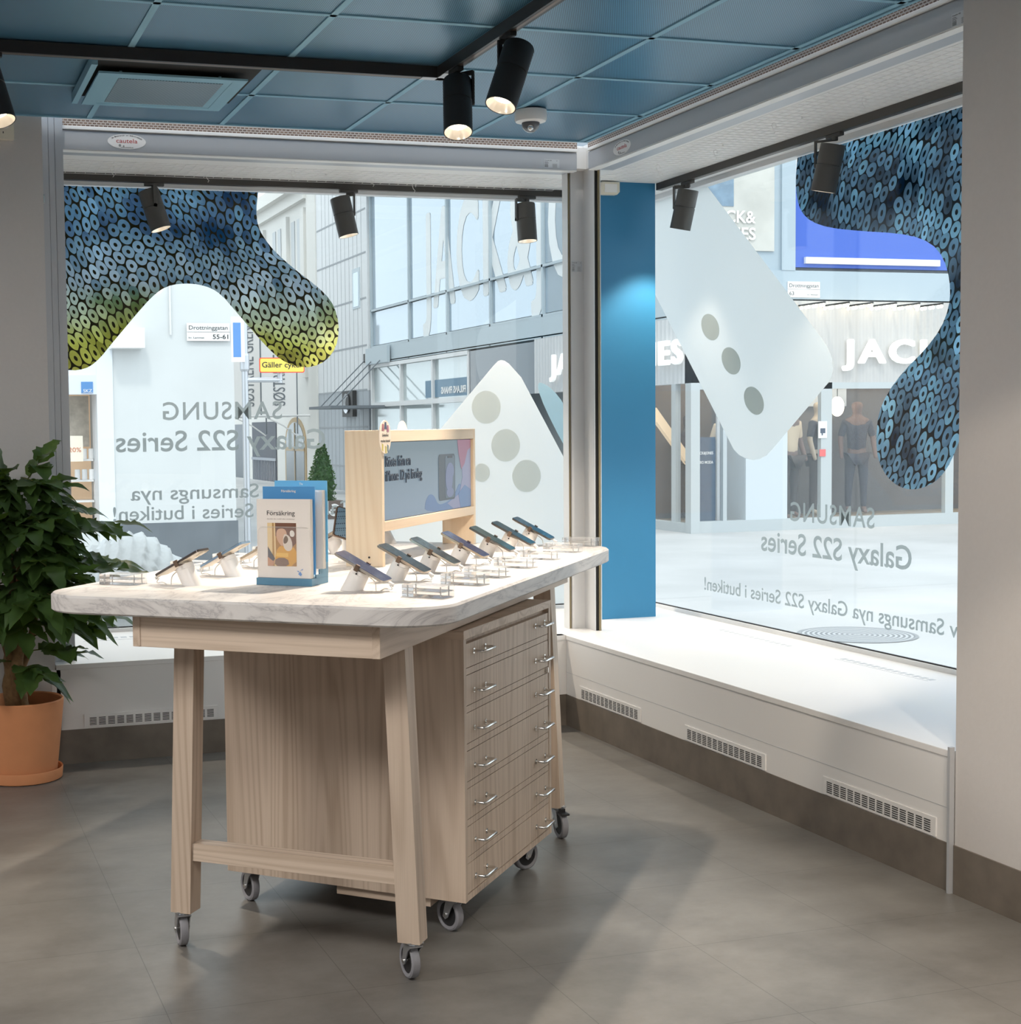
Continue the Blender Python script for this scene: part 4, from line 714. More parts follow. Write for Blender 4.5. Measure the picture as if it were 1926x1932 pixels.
# concrete lion guarding the street, seen from the side
LX, LY = 1.52, 9.9
t = thing('lion_sculpture', 'pale cast concrete lion with a scalloped mane outside the left window', 'sculpture', (LX, LY, -.012))
bm = bmesh.new(); bmesh.ops.create_uvsphere(bm, u_segments=96, v_segments=48, radius=1)
for v in bm.verts:
    x, y, z = v.co; u_ = (x + 1) / 2
    s2 = .36 * (1 - max(0, x) ** 2 * .42); co = Vector((x * .52, y * .30, .30 + z * s2 * 1.42 - max(0, x) * .10))
    if z > -.55:
        w = (x * 6.3 + .55 * sin(z * 5.2)); fr_ = w - math.floor(w); rise = (.034 * fr_ ** 2) if x < .62 else 0
        nrm = Vector((x, y * 1.2, z)).normalized(); co += nrm * rise
    v.co = co
bmesh.ops.recalc_face_normals(bm, faces=bm.faces); me = bpy.data.meshes.new('mane'); bm.to_mesh(me); bm.free(); me.materials.append(LION); me.shade_smooth()
o = bpy.data.objects.new('mane', me); COL.objects.link(o); o.parent = t
sn = MB().sphere((.50, -.05, .36), .17, 24, 16, .9).sphere((.62, -.07, .30), .09, 20, 12, .8).sphere((.46, -.17, .43), .03, 12, 8); link('face', sn, LION, t, 60)
link('base_block', MB().box(-.62, .66, -.32, .32, 0, .10, .02), LION, t)
# ================================================================ display table
AZT, AZC = .40478 - AZB, .45536 - AZB
TX, TY = 1.282, 3.626          # origin: near right castor
ZT = 1.055
t = thing('display_table', 'ash trestle table on castors with a marbled stone top', 'table', (TX, TY, 0), -AZT)
TAB = t
top = MB(); P0 = rrect(-1.03, .172, -.262, 1.745, .155, 12); P1 = rrect(-1.024, .166, -.256, 1.739, .15, 12)
n0 = len(P0); top.v = [(x, y, ZT - .05 + .005) for x, y in P0] + [(x, y, ZT - .006) for x, y in P0] + [(x, y, ZT) for x, y in P1] + [(x, y, ZT - .05) for x, y in P1]
top.f = [(i, (i + 1) % n0, n0 + (i + 1) % n0, n0 + i) for i in range(n0)] + [(n0 + i, n0 + (i + 1) % n0, 2 * n0 + (i + 1) % n0, 2 * n0 + i) for i in range(n0)] + [(3 * n0 + i, 3 * n0 + (i + 1) % n0, (i + 1) % n0, i) for i in range(n0)] + [tuple(range(2 * n0, 3 * n0)), tuple(range(3 * n0, 4 * n0))[::-1]]
link('tabletop', top, MARBLE, t, 35)
zb = ZT - .05
link('apron', MB().box(-.712, -.024, -.205, -.183, .916, zb, .001), WX, t); link('apron', MB().box(-.712, -.024, 1.683, 1.705, .916, zb, .001), WX, t)
link('apron', MB().box(-.028, -.006, -.208, 1.708, .916, zb, .001), WY, t); link('apron', MB().box(-.731, -.709, -.208, 1.708, .916, zb, .001), WY, t)
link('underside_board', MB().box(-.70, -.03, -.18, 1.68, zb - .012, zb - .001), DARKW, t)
for u0, du in ((-.084, .036), (-.715, -.036)):
    for y0 in (0, 1.5):
        x1 = u0 + du
        link('leg', MB().hexa([(x1, y0, .110), (x1 + .064, y0, .110), (x1 + .064, y0 + .062, .110), (x1, y0 + .062, .110)], [(u0 - .002, y0, zb), (u0 + .062, y0, zb), (u0 + .062, y0 + .062, zb), (u0 - .002, y0 + .062, zb)]), WZ, t)
for y0 in (.006, 1.506):
    link('stretcher', MB().box(-.679, -.055, y0, y0 + .05, .266, .317, .001), WX, t)
def castor(par, x, y, zt, az, brake=False):
    k = link('castor', MB().box(-.022, .022, -.022, .022, zt - .004, zt).lathe([(.018, zt - .012), (.018, zt - .004)], 20, 0, 0, True), ZINC, par, 30)
    k.location = (x, y, 0); k.rotation_euler = (0, 0, az)
    fk = MB()
    for sx in (-1, 1): fk.prism([(-.022, zt - .012), (.022, zt - .012), (.030, .075), (.038, .044), (.028, .036), (.016, .044), (-.004, .085)], sx * .018 - .0015, sx * .018 + .0015, 'yz')
    fk.box(-.0195, .0195, -.022, .022, zt - .014, zt - .010)
    link('fork', fk, ZINC, k)
    wh = MB(); wh.T = Matrix.Translation((0, .026, .050)) @ Matrix.Rotation(pi / 2, 4, 'Y')
    wh.lathe([(.036, -.011), (.044, -.013), (.049, -.010), (.050, -.004), (.050, .004), (.049, .010), (.044, .013), (.036, .011), (.036, -.011)], 40)
    link('wheel', wh, RUBBER, k, 40)
    hb = MB(); hb.T = wh.T; hb.lathe([(.0365, -.009), (.030, -.007), (.012, -.009), (.001, -.009)], 32).lathe([(.0365, .009), (.030, .007), (.012, .009), (.001, .009)], 32); link('hub', hb, BLACK, k, 40)
    bl = MB(); bl.T = wh.T; bl.lathe([(.001, -.0225), (.006, -.0225), (.006, .0225), (.001, .0225)], 12); link('axle', bl, CHROME, k, 40)
    if brake: link('brake_pedal', MB().box(-.016, .016, .03, .075, .092, .100, .003).box(-.008, .008, .025, .05, .098, .112), BLACK, k)
    return k
castor(t, -.012, .026, .112, .75); castor(t, -.724, .026, .112, .70); castor(t, -.002, 1.532, .112, -2.5, True); castor(t, -.724, 1.532, .112, .4)
# ---------------------------------------------------------------- drawer cabinet
CX, CY = 1.537, 3.891
c = thing('drawer_cabinet', 'ash cabinet of seven drawers rolled under the table', 'cabinet', (CX, CY, 0), -AZC)
link('carcass', MB().box(-.804, 0, 0, .020, .112, .887).box(-.804, 0, .795, .815, .112, .887).box(-.804, -.784, .02, .795, .112, .887).box(-.804, -.001, .02, .795, .112, .130).box(-.784, -.02, .02, .795, .13, .888), WZ, c)
link('top_panel', MB().box(-.806, .001, -.001, .816, .887, .9125, .0012), WX, c)
link('back_drawer_box', MB().box(-.43, -.12, .02, .60, .080, .1115, .001), WX, c)
ZS = [(.801, .871), (.690, .778), (.578, .667), (.466, .554), (.354, .443), (.243, .331), (.134, .220)]
rail = MB()
for k in range(6): rail.box(-.02, -.0025, .024, .791, ZS[k + 1][1] + .0022, ZS[k][0] - .0022)
for k, (z0, z1) in enumerate(ZS):
    d = link('drawer', MB().box(-.02, -.0022, .024, .791, z0, z1), WZ, c)
    zc = z0 + .038 if k else .844
    for y0 in (.085, .655):
        h = MB().tube([(-.002, y0, zc), (.026, y0, zc), (.032, y0 + .006, zc), (.032, y0 + .090, zc), (.026, y0 + .096, zc), (-.002, y0 + .096, zc)], .0042, 10)
        for yy in (y0, y0 + .096): h.tube([(-.0022, yy, zc), (.0005, yy, zc)], .0085, 14)
        link('handle', h, CHROME, d, 50)
link('front_rail', rail, WZ, c)
link('lock', MB().tube([(-.003, .765, .679), (.002, .765, .679)], .008, 16).box(.002, .008, .762, .768, .672, .690), CHROME, c)
castor(c, -.055, .06, .112, 1.1); castor(c, -.745, .06, .112, .95); castor(c, -.055, .755, .112, 2.6, True); castor(c, -.745, .755, .112, 2.0)
# ---------------------------------------------------------------- things standing on the table
def tw(u, y, z=0):
    return (TX + u * cos(AZT) + y * sin(AZT), TY - u * sin(AZT) + y * cos(AZT), z)
def local(u, y): return tw(u, y, ZT + .0002)
# sign frame
s = thing('digital_sign', 'pale wooden framed screen sign standing along the table centre', 'display sign', local(-.43, 1.22), -AZT)
SX0, SX1, SY0, SY1, SH = -.063, .065, -.488, .492, .440
link('side_panel', MB().box(SX0, SX1, SY0, SY0 + .022, 0, SH, .001), PX, s); link('side_panel', MB().box(SX0, SX1, SY1 - .022, SY1, 0, SH, .001), PX, s)
link('frame_rail', MB().box(SX0, SX1, SY0 + .022, SY1 - .022, SH - .038, SH, .001), PY, s); link('frame_rail', MB().box(SX0, SX1, SY0 + .022, SY1 - .022, .113, .145, .001), PY, s)
link('panel_screw', MB().tube([(.018, SY0 - .001, .03), (.018, SY0 + .002, .03)], .0035, 10), BLACK, s)
m, n, l, bb = base('screen_picture')
tcn = n.new('ShaderNodeTexCoord'); sp = n.new('ShaderNodeSeparateXYZ'); l.new(tcn.outputs['Object'], sp.inputs[0])
rp = ramp(n, [(.1, (.27, .36, .46)), (.9, (.17, .24, .28))]); l.new(math_(n, l, 'MULTIPLY', math_(n, l, 'SUBTRACT', sp.outputs[2], .145), 3.9), rp.inputs[0])
bb.inputs['Base Color'].default_value = (.02, .02, .02, 1); l.new(rp.outputs[0], bb.inputs['Emission Color']); bb.inputs['Emission Strength'].default_value = .62; bb.inputs['Roughness'].default_value = .3
link('bezel', MB().box(-.055, .052, SY0 + .022, SY1 - .022, .145, SH - .038), BLACK, s)
scr = link('screen', MB().box(.052, .056, SY0 + .030, SY1 - .034, .147, SH - .040), m, s)
def emis(name, c, st=.62): return mat(name, (.02, .02, .02), .3, emit=c, es=st)
def sc(poly, m, nm, d=0):
    poly = [(-.06 + (a_ - .05) * 1.27 if 'knit' in nm else a_, b_) for a_, b_ in poly]; return link(nm, MB().prism(poly, .0561 + d, .0566 + d, 'yz'), m, scr)
SB = emis('screen_blue_knit', (.12, .22, .42)); SP = emis('screen_pink_knit', (.38, .14, .22)); SL = emis('screen_lavender', (.30, .30, .45))
sc(chaikin([(.05, .147), (.055, .19), (.09, .215), (.13, .205), (.16, .17), (.22, .172), (.30, .19), (.36, .25), (.37, .20), (.40, .147)], 2), SB, 'knit_shape')
sc([(.24, .17), (.35, .20), (.38, .26), (.372, .33), (.335, .40), (.458, .40), (.458, .147), (.30, .147)], SL, 'knit_shape', .0003)
sc([(.335, .40), (.345, .35), (.37, .29), (.40, .31), (.43, .36), (.458, .37), (.458, .40)], SP, 'knit_shape', .0006)
sc([(.36, .147), (.34, .20), (.40, .23), (.458, .21), (.458, .147)], SB, 'knit_shape', .0007)
sc(rrect(.088, .270, .183, .350, .016), emis('screen_phone_side', (.035, .05, .065)), 'phone_picture', .0011)
sc(rrect(.158, .262, .190, .343, .012), emis('screen_phone_face', (.10, .14, .18)), 'phone_picture', .0015)
for cy_, cz_, a_, b_ in ((.200, .262, .040, .050), (.212, .288, .042, .030), (.210, .210, .040, .018)):
    sc([(cy_ + a_ * cos(i * pi / 12), cz_ + b_ * sin(i * pi / 12)) for i in range(24)], emis('screen_phone_glow%d' % int(cz_ * 1000), (.18, .21, .36)), 'phone_picture', .0019 + cz_ * .001)
sc(rrect(.185, .238, .335, .343, .003), emis('screen_notch', (.02, .02, .03)), 'phone_picture', .0024)
INKS = emis('screen_ink', (.03, .045, .07))
text('Rösta från en', (.0575, -.436, .321), (0, 1, 0), (0, 0, 1), .230, .037, INKS, 'screen_text', scr, thick=.0003, fat=.0004)
text('iPhone 12 på lördag', (.0575, -.437, .274), (0, 1, 0), (0, 0, 1), .345, .036, INKS, 'screen_text', scr, thick=.0003, fat=.0004)
def oval_card(lab, y, front):
    o = thing('table_card', lab, 'card', (0, 0, 0)); o.parent = None
    loc = local(-.43 + SX1 + .001 if front else -.43 + SX0 - .0035, 1.22 + y); o.location = loc; o.rotation_euler = (0, 0, -AZT)
    P = [(.052 * cos(i * pi / 20), SH - .022 + .054 * sin(i * pi / 20)) for i in range(40)]
    link('card', MB().prism(P, 0, .0025, 'yz'), mat('card_cream_' + ('a' if front else 'b'), (.78, .66, .54), .5), o)
    if front:
        text('Gränslöst', (.0031, 0, SH - .020), (0, 1, 0), (0, 0, 1), .056, .010, INK, 'card_text', o, thick=.0003, align='c')
        text('mycket festival', (.0031, 0, SH - .038), (0, 1, 0), (0, 0, 1), .080, .009, INK, 'card_text', o, thick=.0003, align='c')
        for k, (py, pz, cc) in enumerate(((-.020, SH + .012, (.35, .12, .14)), (.022, SH + .008, (.32, .14, .2)), (.002, SH + .018, (.06, .08, .14)))):
            link('card_print', MB().prism([(py - .010, pz - .014), (py + .010, pz - .014), (py + .006, pz + .008), (py - .006, pz + .008)], .0025, .003 + .0002 * k, 'yz'), mat('card_ink_%d' % k, cc, .6), o)
        for k, (py, pz, cc) in enumerate(((-.024, SH - .058, (.5, .42, .08)), (.004, SH - .066, (.42, .38, .10)), (.022, SH - .062, (.15, .22, .24)))):
            link('card_print', MB().prism([(py - .006, pz + .016), (py + .006, pz + .012), (py + .004, pz - .010), (py - .005, pz - .006)], .0025, .003 + .0002 * k, 'yz'), mat('card_ink_l%d' % k, cc, .6), o)
    return o
oval_card('round printed cream card clipped at the near end of the wooden sign', -.462, True)
oval_card('plain round cream card peeking above the back of the wooden sign', .05, False)
# brochure holder and brochures
bx = local(-.4365, .20)
bhx = thing('brochure_holder', 'blue and clear brochure holder on the table', 'brochure holder', bx, -AZT)
HBL = mat('holder_blue', (.10, .24, .36), .45)
link('base', MB().box(-.088, .088, -.062, .055, 0, .021, .001), HBL, bhx)
for sx in (-1, 1): link('side_cheek', MB().prism([(-.030, .021), (.055, .021), (.055, .062), (.018, .062), (.018, .044), (-.006, .044), (-.006, .030), (-.030, .030)], sx * .086 - .002, sx * .086 + .002, 'yz'), HBL, bhx)
ACF = film('clear_sheet', (.9, .9, .9), .93, .2)
link('clear_front', MB().prism(rrect(-.082, .082, .021, .168, [.014, .014, 0, 0]), -.0595, -.0585, 'xz'), ACF, bhx)
link('clear_front_rim', MB().tube([(-.082, -.059, .022), (-.082, -.059, .155), (-.078, -.059, .164), (-.068, -.059, .168), (.068, -.059, .168), (.078, -.059, .164), (.082, -.059, .155), (.082, -.059, .022)], .0006, 5), mat('clear_edge', (.75, .72, .68), .2), bhx)
PAPER = mat('paper_cream', (.80, .75, .70), .55); BLC = mat('card_blue', (.08, .30, .62), .45); LBC = mat('card_light_blue', (.17, .50, .78), .45)
def inb(u, y, z): return (bx[0] + u * cos(AZT) + y * sin(AZT), bx[1] - u * sin(AZT) + y * cos(AZT), bx[2] + z)
def leaflet(name, lab, u, y, z0, w, h, th, m, grp=None):
    o = thing(name, lab, 'brochure', inb(u, y, z0), -AZT, grp); k = max(1, round(th / .004))
    for i in range(k): link('leaf_block', MB().box(-w / 2 + .0012 * (i % 2), w / 2 - .0010 * ((i + 1) % 2), i * th / k, (i + 1) * th / k - .0005, 0, h - .001 * (i % 3)), m, o)
    return o
f1 = leaflet('brochure', 'front cream brochure with a portrait photo in the blue holder', -.001, -.056, .0215, .170, .226, .016, PAPER)
text('Försäkring', (-.052, -.0006, .180), (1, 0, 0), (0, 0, 1), .088, .014, INK, 'cover_title', f1, thick=.0003)
text('Skydda din mobil eller surfplatta.', (-.052, -.0006, .168), (1, 0, 0), (0, 0, 1), .088, .003, mat('print_grey', (.35, .3, .28), .6), 'cover_text', f1, thick=.0002)
def pc(poly, c, d, nm): return link(nm, MB().prism(poly, -.0006 - d, -.0003 - d, 'xz'), mat('cover_%s_%d' % (nm, int(d * 1e5)), c, .55), ph)
ph = link('cover_photo', MB().box(-.0515, .0395, -.0005, .0002, .034, .158), mat('cover_gold', (.42, .22, .07), .55, noise=.25, nscale=18), f1)
pc([(-.0515, .034), (-.0515, .158), (-.027, .158), (-.024, .034)], (.78, .60, .33), .0001, 'pane'); pc([(-.036, .034), (-.036, .158), (-.031, .158), (-.030, .034)], (.45, .25, .08), .0002, 'bar')
pc([(-.026, .120), (-.026, .158), (.039, .158), (.039, .10), (.02, .085), (.0, .12)], (.17, .075, .045), .0003, 'hair')
pc(chaikin([(-.024, .128), (-.018, .142), (.006, .142), (.012, .12), (.006, .10), (-.006, .09), (-.014, .10), (-.022, .112)], 2), (.62, .38, .25), .0005, 'face')
pc(chaikin([(-.002, .118), (.004, .128), (.020, .120), (.028, .10), (.026, .08), (.01, .076), (-.002, .09)], 2), (.70, .62, .54), .0007, 'fur'); pc(chaikin([(-.001, .112), (.008, .124), (.016, .112), (.010, .10), (.0, .098)], 2), (.16, .10, .06), .0009, 'patch')
pc(chaikin([(-.028, .034), (-.026, .075), (-.01, .095), (.01, .085), (.0395, .09), (.0395, .034)], 1), (.68, .36, .06), .0006, 'coat'); pc([(-.026, .062), (-.022, .072), (.014, .072), (.014, .060)], (.80, .50, .12), .0010, 'cuff'); pc(chaikin([(-.03, .034), (-.026, .058), (.012, .058), (.018, .034)], 1), (.24, .15, .11), .0012, 'sleeve')
pc([(-.0515, .062), (-.0515, .034), (-.034, .034), (-.030, .046), (-.04, .06)], (.55, .30, .19), .0008, 'hand'); pc([(-.0505, .060), (-.0505, .090), (-.028, .055), (-.034, .048)], (.10, .10, .12), .0011, 'phone')
pc(chaikin([(.020, .120), (.020, .136), (.030, .138), (.036, .128), (.032, .118)], 2), (.78, .74, .68), .0013, 'headphone')
LB = mat('logo_blue', (.12, .28, .62), .4)
link('logo', MB().prism([(.044, .012), (.050, .020), (.056, .012), (.052, .006)], -.0008, -.0003, 'xz').prism([(.049, .022), (.060, .028), (.058, .024)], -.0008, -.0003, 'xz').prism([(.047, .021), (.040, .022), (.045, .017)], -.0008, -.0003, 'xz'), LB, f1)
f2 = leaflet('brochure', 'mid blue card behind the cream brochure in the holder', .007, -.036, .031, .165, .252, .004, BLC)
text('Försäkring', (0, -.0006, .236), (1, 0, 0), (0, 0, 1), .046, .007, STK, 'card_title', f2, thick=.0003, align='c', bold=.02)
f3 = leaflet('brochure', 'stack of white leaflets at the back of the blue holder', .016, -.004, .045, .166, .226, .018, PAPER)
f4 = leaflet('brochure', 'pale blue card rising highest at the back of the holder', .020, .020, .063, .168, .235, .003, LBC)
text('Tv', (-.005, -.0006, .222), (1, 0, 0), (0, 0, 1), .012, .007, STK, 'card_title', f4, thick=.0003, bold=.02)
# phones and their stands
TILT = radians(28)
PHB = [mat('phone_frame_%d' % i, c, .3, metal=.7) for i, c in enumerate(((.45, .42, .38), (.42, .36, .30), (.5, .47, .42), (.40, .34, .26), (.12, .12, .12), (.10, .09, .085), (.12, .11, .10)))]
def phone_screen(name, c1, c2, c3, s_=9):
    m, n, l, b = base(name)
    tc = n.new('ShaderNodeTexCoord'); nz = n.new('ShaderNodeTexNoise'); nz.inputs['Scale'].default_value = s_; nz.inputs['Distortion'].default_value = 1.6; nz.inputs['Detail'].default_value = 1; l.new(tc.outputs['Object'], nz.inputs['Vector'])
    rp = ramp(n, [(.35, c1), (.5, c2), (.62, c3)]); rp.color_ramp.interpolation = 'EASE'; l.new(nz.outputs[0], rp.inputs[0])
    b.inputs['Base Color'].default_value = (.01, .01, .012, 1); b.inputs['Roughness'].default_value = .12; l.new(rp.outputs[0], b.inputs['Emission Color']); b.inputs['Emission Strength'].default_value = .38; return m
SCR = [phone_screen('phone_display_lilac', (.16, .16, .30), (.26, .27, .42), (.38, .42, .50)), phone_screen('phone_display_slate', (.05, .08, .09), (.10, .15, .16), (.06, .055, .04)), phone_screen('phone_display_olive', (.08, .075, .055), (.16, .22, .20), (.10, .11, .08)),
       phone_screen('phone_display_violet', (.08, .08, .22), (.16, .17, .34), (.14, .12, .10)), phone_screen('phone_display_green', (.05, .14, .13), (.10, .20, .18), (.16, .24, .20)), phone_screen('phone_display_teal', (.02, .10, .14), (.04, .16, .20), (.06, .08, .08)), phone_screen('phone_display_blue', (.04, .12, .18), (.10, .28, .42), (.03, .08, .10))]
BACKM = mat('phone_back_cream', (.72, .64, .52), .3); BACKB = mat('phone_back_blue', (.16, .26, .38), .3); BACKBR = mat('phone_back_bronze', (.25, .17, .11), .35, metal=.4)
HC = .062
def stand(lab, grp):
    # local x points towards the low end of the phone
    t = thing('phone_stand', lab, 'phone stand', (0, 0, 0), 0, grp)
    a = Vector((sin(TILT), 0, cos(TILT))); e1 = Vector((cos(TILT), 0, -sin(TILT))); e2 = Vector((0, 1, 0)); m = MB(); n = 32; vs = []; fs = []
    zt = HC - .006; ct = a * (zt / a.z)
    for zz, rr in ((0, .029), (.33, .028), (.8, .0275), (.81, .0268), (.82, .0275), (1, .0265)):
        for i in range(n):
            w = e1 * (rr * cos(2 * pi * i / n)) + e2 * (rr * sin(2 * pi * i / n)); q = ct * zz + w
            if zz < .9: q = ct * zz + w + a * (-w.z * (1 - zz) / a.z)
            vs.append(tuple(q))
    for j in range(5):
        for i in range(n): p = j * n + i; q = j * n + (i + 1) % n; fs.append((p, q, q + n, p + n))
    fs += [tuple(range(n))[::-1], tuple(range(5 * n, 6 * n))]
    link('body', m.add(vs, fs), WPL, t, 35)
    dot = MB(); c0 = ct * .86 + e2 * -.0275; dot.tube([tuple(c0), tuple(c0 + e2 * -.0014)], .0026, 10); link('sensor_dot', dot, BLACK, t)
    cc = ct + a * .006
    cl = MB(); q = Matrix.Translation(cc) @ Matrix.Rotation(TILT, 4, 'Y'); cl.T = q
    for sy in (-1, 1): cl.box(-.008, .004, sy * .0405 - .0025, sy * .0405 + .0025, -.006, .011).box(-.008, .004, min(sy * .034, sy * .043), max(sy * .034, sy * .043), .0100, .0125)
    cl.box(-.006, .002, -.040, .040, -.005, -.002); link('clamp', cl, BROWNM, t)
    lo = cc + e1 * .086; P = [ct + e1 * .022 - a * .004, ct + e1 * .045 + Vector((0, 0, -.012)), ct + e1 * .050 + Vector((0, .002, -.035)), Vector((.098, .004, .006)), Vector((.115, .004, .004)), lo + Vector((.010, .002, -.012)), lo + Vector((.004, 0, -.004))]
    Q = []
    for i in range(len(P) - 1):
        for k in range(5):
            tt = k / 5; p0, p1, p2, p3 = P[max(i - 1, 0)], P[i], P[i + 1], P[min(i + 2, len(P) - 1)]
            Q.append(tuple(.5 * ((2 * p1) + (p2 - p0) * tt + (2 * p0 - 5 * p1 + 4 * p2 - p3) * tt ** 2 + (3 * p1 - p0 - 3 * p2 + p3) * tt ** 3)))
    link('cable', MB().tube(Q + [tuple(P[-1])], .0017, 8), WPL, t, 60)
    pl = MB(); pl.T = Matrix.Translation(lo + e1 * -.001 + a * .0045) @ Matrix.Rotation(TILT, 4, 'Y'); link('plug', pl.box(.0005, .017, -.006, .006, -.003, .003, .0015).box(.012, .018, -.003, .003, -.006, .0, .001), WPL, t)
    return t
def phone(lab, grp, body_m, scr_m, back_m=None):
    t = thing('smartphone', lab, 'phone', (0, 0, 0), 0, grp); q = Matrix.Translation(Vector((sin(TILT), 0, cos(TILT))) * (HC / cos(TILT)) ) @ Matrix.Rotation(TILT, 4, 'Y')
    b = MB(); b.T = q; P = rrect(-.082, .082, -.0375, .0375, .011, 6); P2 = rrect(-.0805, .0805, -.036, .036, .010, 6)
    b.prism(P, .0012, .0072); link('frame', b, body_m, t, 40)
    g_ = MB(); g_.T = q; link('display', g_.prism(P2, .0072, .0082), scr_m, t)
    k = MB(); k.T = q; link('back', k.prism(P2, .0002, .0012), back_m or BACKM, t)
    cmr = MB(); cmr.T = q; link('camera_bump', cmr.prism(rrect(-.074, -.046, -.030, 0, .006), -.0015, .0002), back_m or BACKM, t)
    return t
GS, GP = 'white angled phone stands on the table', 'display phones on white stands'
right = [(.09, -.206, 'nearest the picture, lilac screen'), (.36, -.186, 'second from the near end, dark slate screen'), (.62, -.182, 'third from the near end, olive grey screen'), (.88, -.170, 'fourth from the near end, violet screen'), (1.14, -.158, 'fifth from the near end, green screen'), (1.40, -.160, 'sixth from the near end, teal screen'), (1.65, -.156, 'at the far end, bright blue screen')]
for i, (y, u, w) in enumerate(right):
    o = stand('white angled phone stand in the right row, ' + w.split(',')[0], GS); o.location = local(u, y); o.rotation_euler = (0, 0, -AZT)
    o = phone('smartphone in the right row, ' + w, GP, PHB[i], SCR[i]); o.location = local(u, y); o.rotation_euler = (0, 0, -AZT)
left = [(.08, 'nearest the left table edge, bronze edged', PHB[5], BACKM), (.35, 'left of the brochure holder, blue edged', mat('phone_frame_blue', (.2, .3, .42), .3, metal=.4), BACKM), (.62, 'half hidden behind the left side of the holder', PHB[3], BACKM), (1.16, 'between the holder and the wooden sign', PHB[3], BACKM), (1.65, 'far behind the wooden sign', PHB[3], BACKM)]
for i, (y, w, fm, bm_) in enumerate(left):
    o = stand('white angled phone stand in the left row, ' + w.split(',')[0].replace(' of the holder', ''), GS); o.location = local(-.700, y); o.rotation_euler = (0, 0, -AZT + pi)
    o = phone('smartphone facing left, ' + w, GP, fm, SCR[i], bm_); o.location = local(-.700, y); o.rotation_euler = (0, 0, -AZT + pi)
t = thing('upright_phone_display', 'tilted dark blue patterned screen standing behind the brochure holder', 'screen', local(-.545, .86), -AZT + .9)
q = Matrix.Translation((0, 0, .118)) @ Matrix.Rotation(radians(-22), 4, 'X') @ Matrix.Rotation(radians(20), 4, 'Y')
def dots(name):
    m, n, l, b = base(name); tc = n.new('ShaderNodeTexCoord'); vo = n.new('ShaderNodeTexVoronoi'); vo.inputs['Scale'].default_value = 130; vo.inputs['Randomness'].default_value = 0; l.new(tc.outputs['Object'], vo.inputs['Vector'])
    rp = ramp(n, [(.30, (.02, .05, .09)), (.36, (.14, .24, .34))]); l.new(vo.outputs['Distance'], rp.inputs[0]); l.new(rp.outputs[0], b.inputs['Base Color']); b.inputs['Roughness'].default_value = .4; return m
b_ = MB(); b_.T = q; link('case', b_.prism(rrect(-.045, .045, -.045, .065, .008), -.004, .004, 'xz'), BROWNM, t)
b_ = MB(); b_.T = q; link('screen', b_.prism(rrect(-.041, .041, -.041, .061, .006), -.0052, -.004, 'xz'), dots('blue_dotted_screen'), t)
link('support', MB().tube([(0, .01, 0), (0, .008, .05), (0, .006, .085)], .012, 16), WPL, t, 40); link('foot', MB().lathe([(.001, 0), (.028, 0), (.028, .004), (.012, .008), (.001, .008)], 24), WPL, t, 40)
# acrylic price blocks
CARDW = mat('price_card', (.78, .77, .75), .5)
def block(lab, w=.125, d=.062, h=.031, two=False):
    t = thing('acrylic_block', lab, 'price block', (0, 0, 0), 0, 'clear acrylic price blocks on the table')
    link('lower_plate', MB().box(-w / 2, w / 2, -d / 2, d / 2, 0, h * .47, .0008), ACR, t); link('upper_plate', MB().box(-w / 2, w / 2, -d / 2, d / 2, h * .53, h, .0008), ACR, t)
    link('price_card', MB().box(-w * .32, w * .36, -d * .40, d * .36, h * .475, h * .50), CARDW, t)
    text('89:-/mån', (-w * .25, -d * .1, h * .505), (1, 0, 0), (0, 1, 0), w * .4, .010, INK, 'price_text', t, thick=.0001) if False else None
    pg = MB()
    for sx in (-1, 1):
        for sy in (-1, 1): pg.tube([(sx * w * .40, sy * d * .36, .002), (sx * w * .40, sy * d * .36, h - .002)], .0018, 10)
    link('pin', pg, ZINC, t, 40); return t
for i, (y, w) in enumerate([(.006, 'nearest the picture'), (.322, 'second from the near end'), (.535, 'third from the near end'), (.835, 'fourth from the near end'), (1.135, 'fifth from the near end'), (1.43, 'sixth from the near end'), (1.70, 'at the far end')]):
    o = block('clear acrylic price block along the right table edge, ' + w); o.location = local(.047 if i else .048, y); o.rotation_euler = (0, 0, -AZT - .17)
for y, u, w in [(.052, -.918, 'nearest the plant'), (.47, -.918, 'behind the bronze edged phone'), (.75, -.915, 'next to the blue edged phone'), (1.05, -.915, 'behind the brochure holder')]:
    o = block('clear acrylic price block along the left table edge, ' + w); o.location = local(u, y); o.rotation_euler = (0, 0, -AZT + .02)
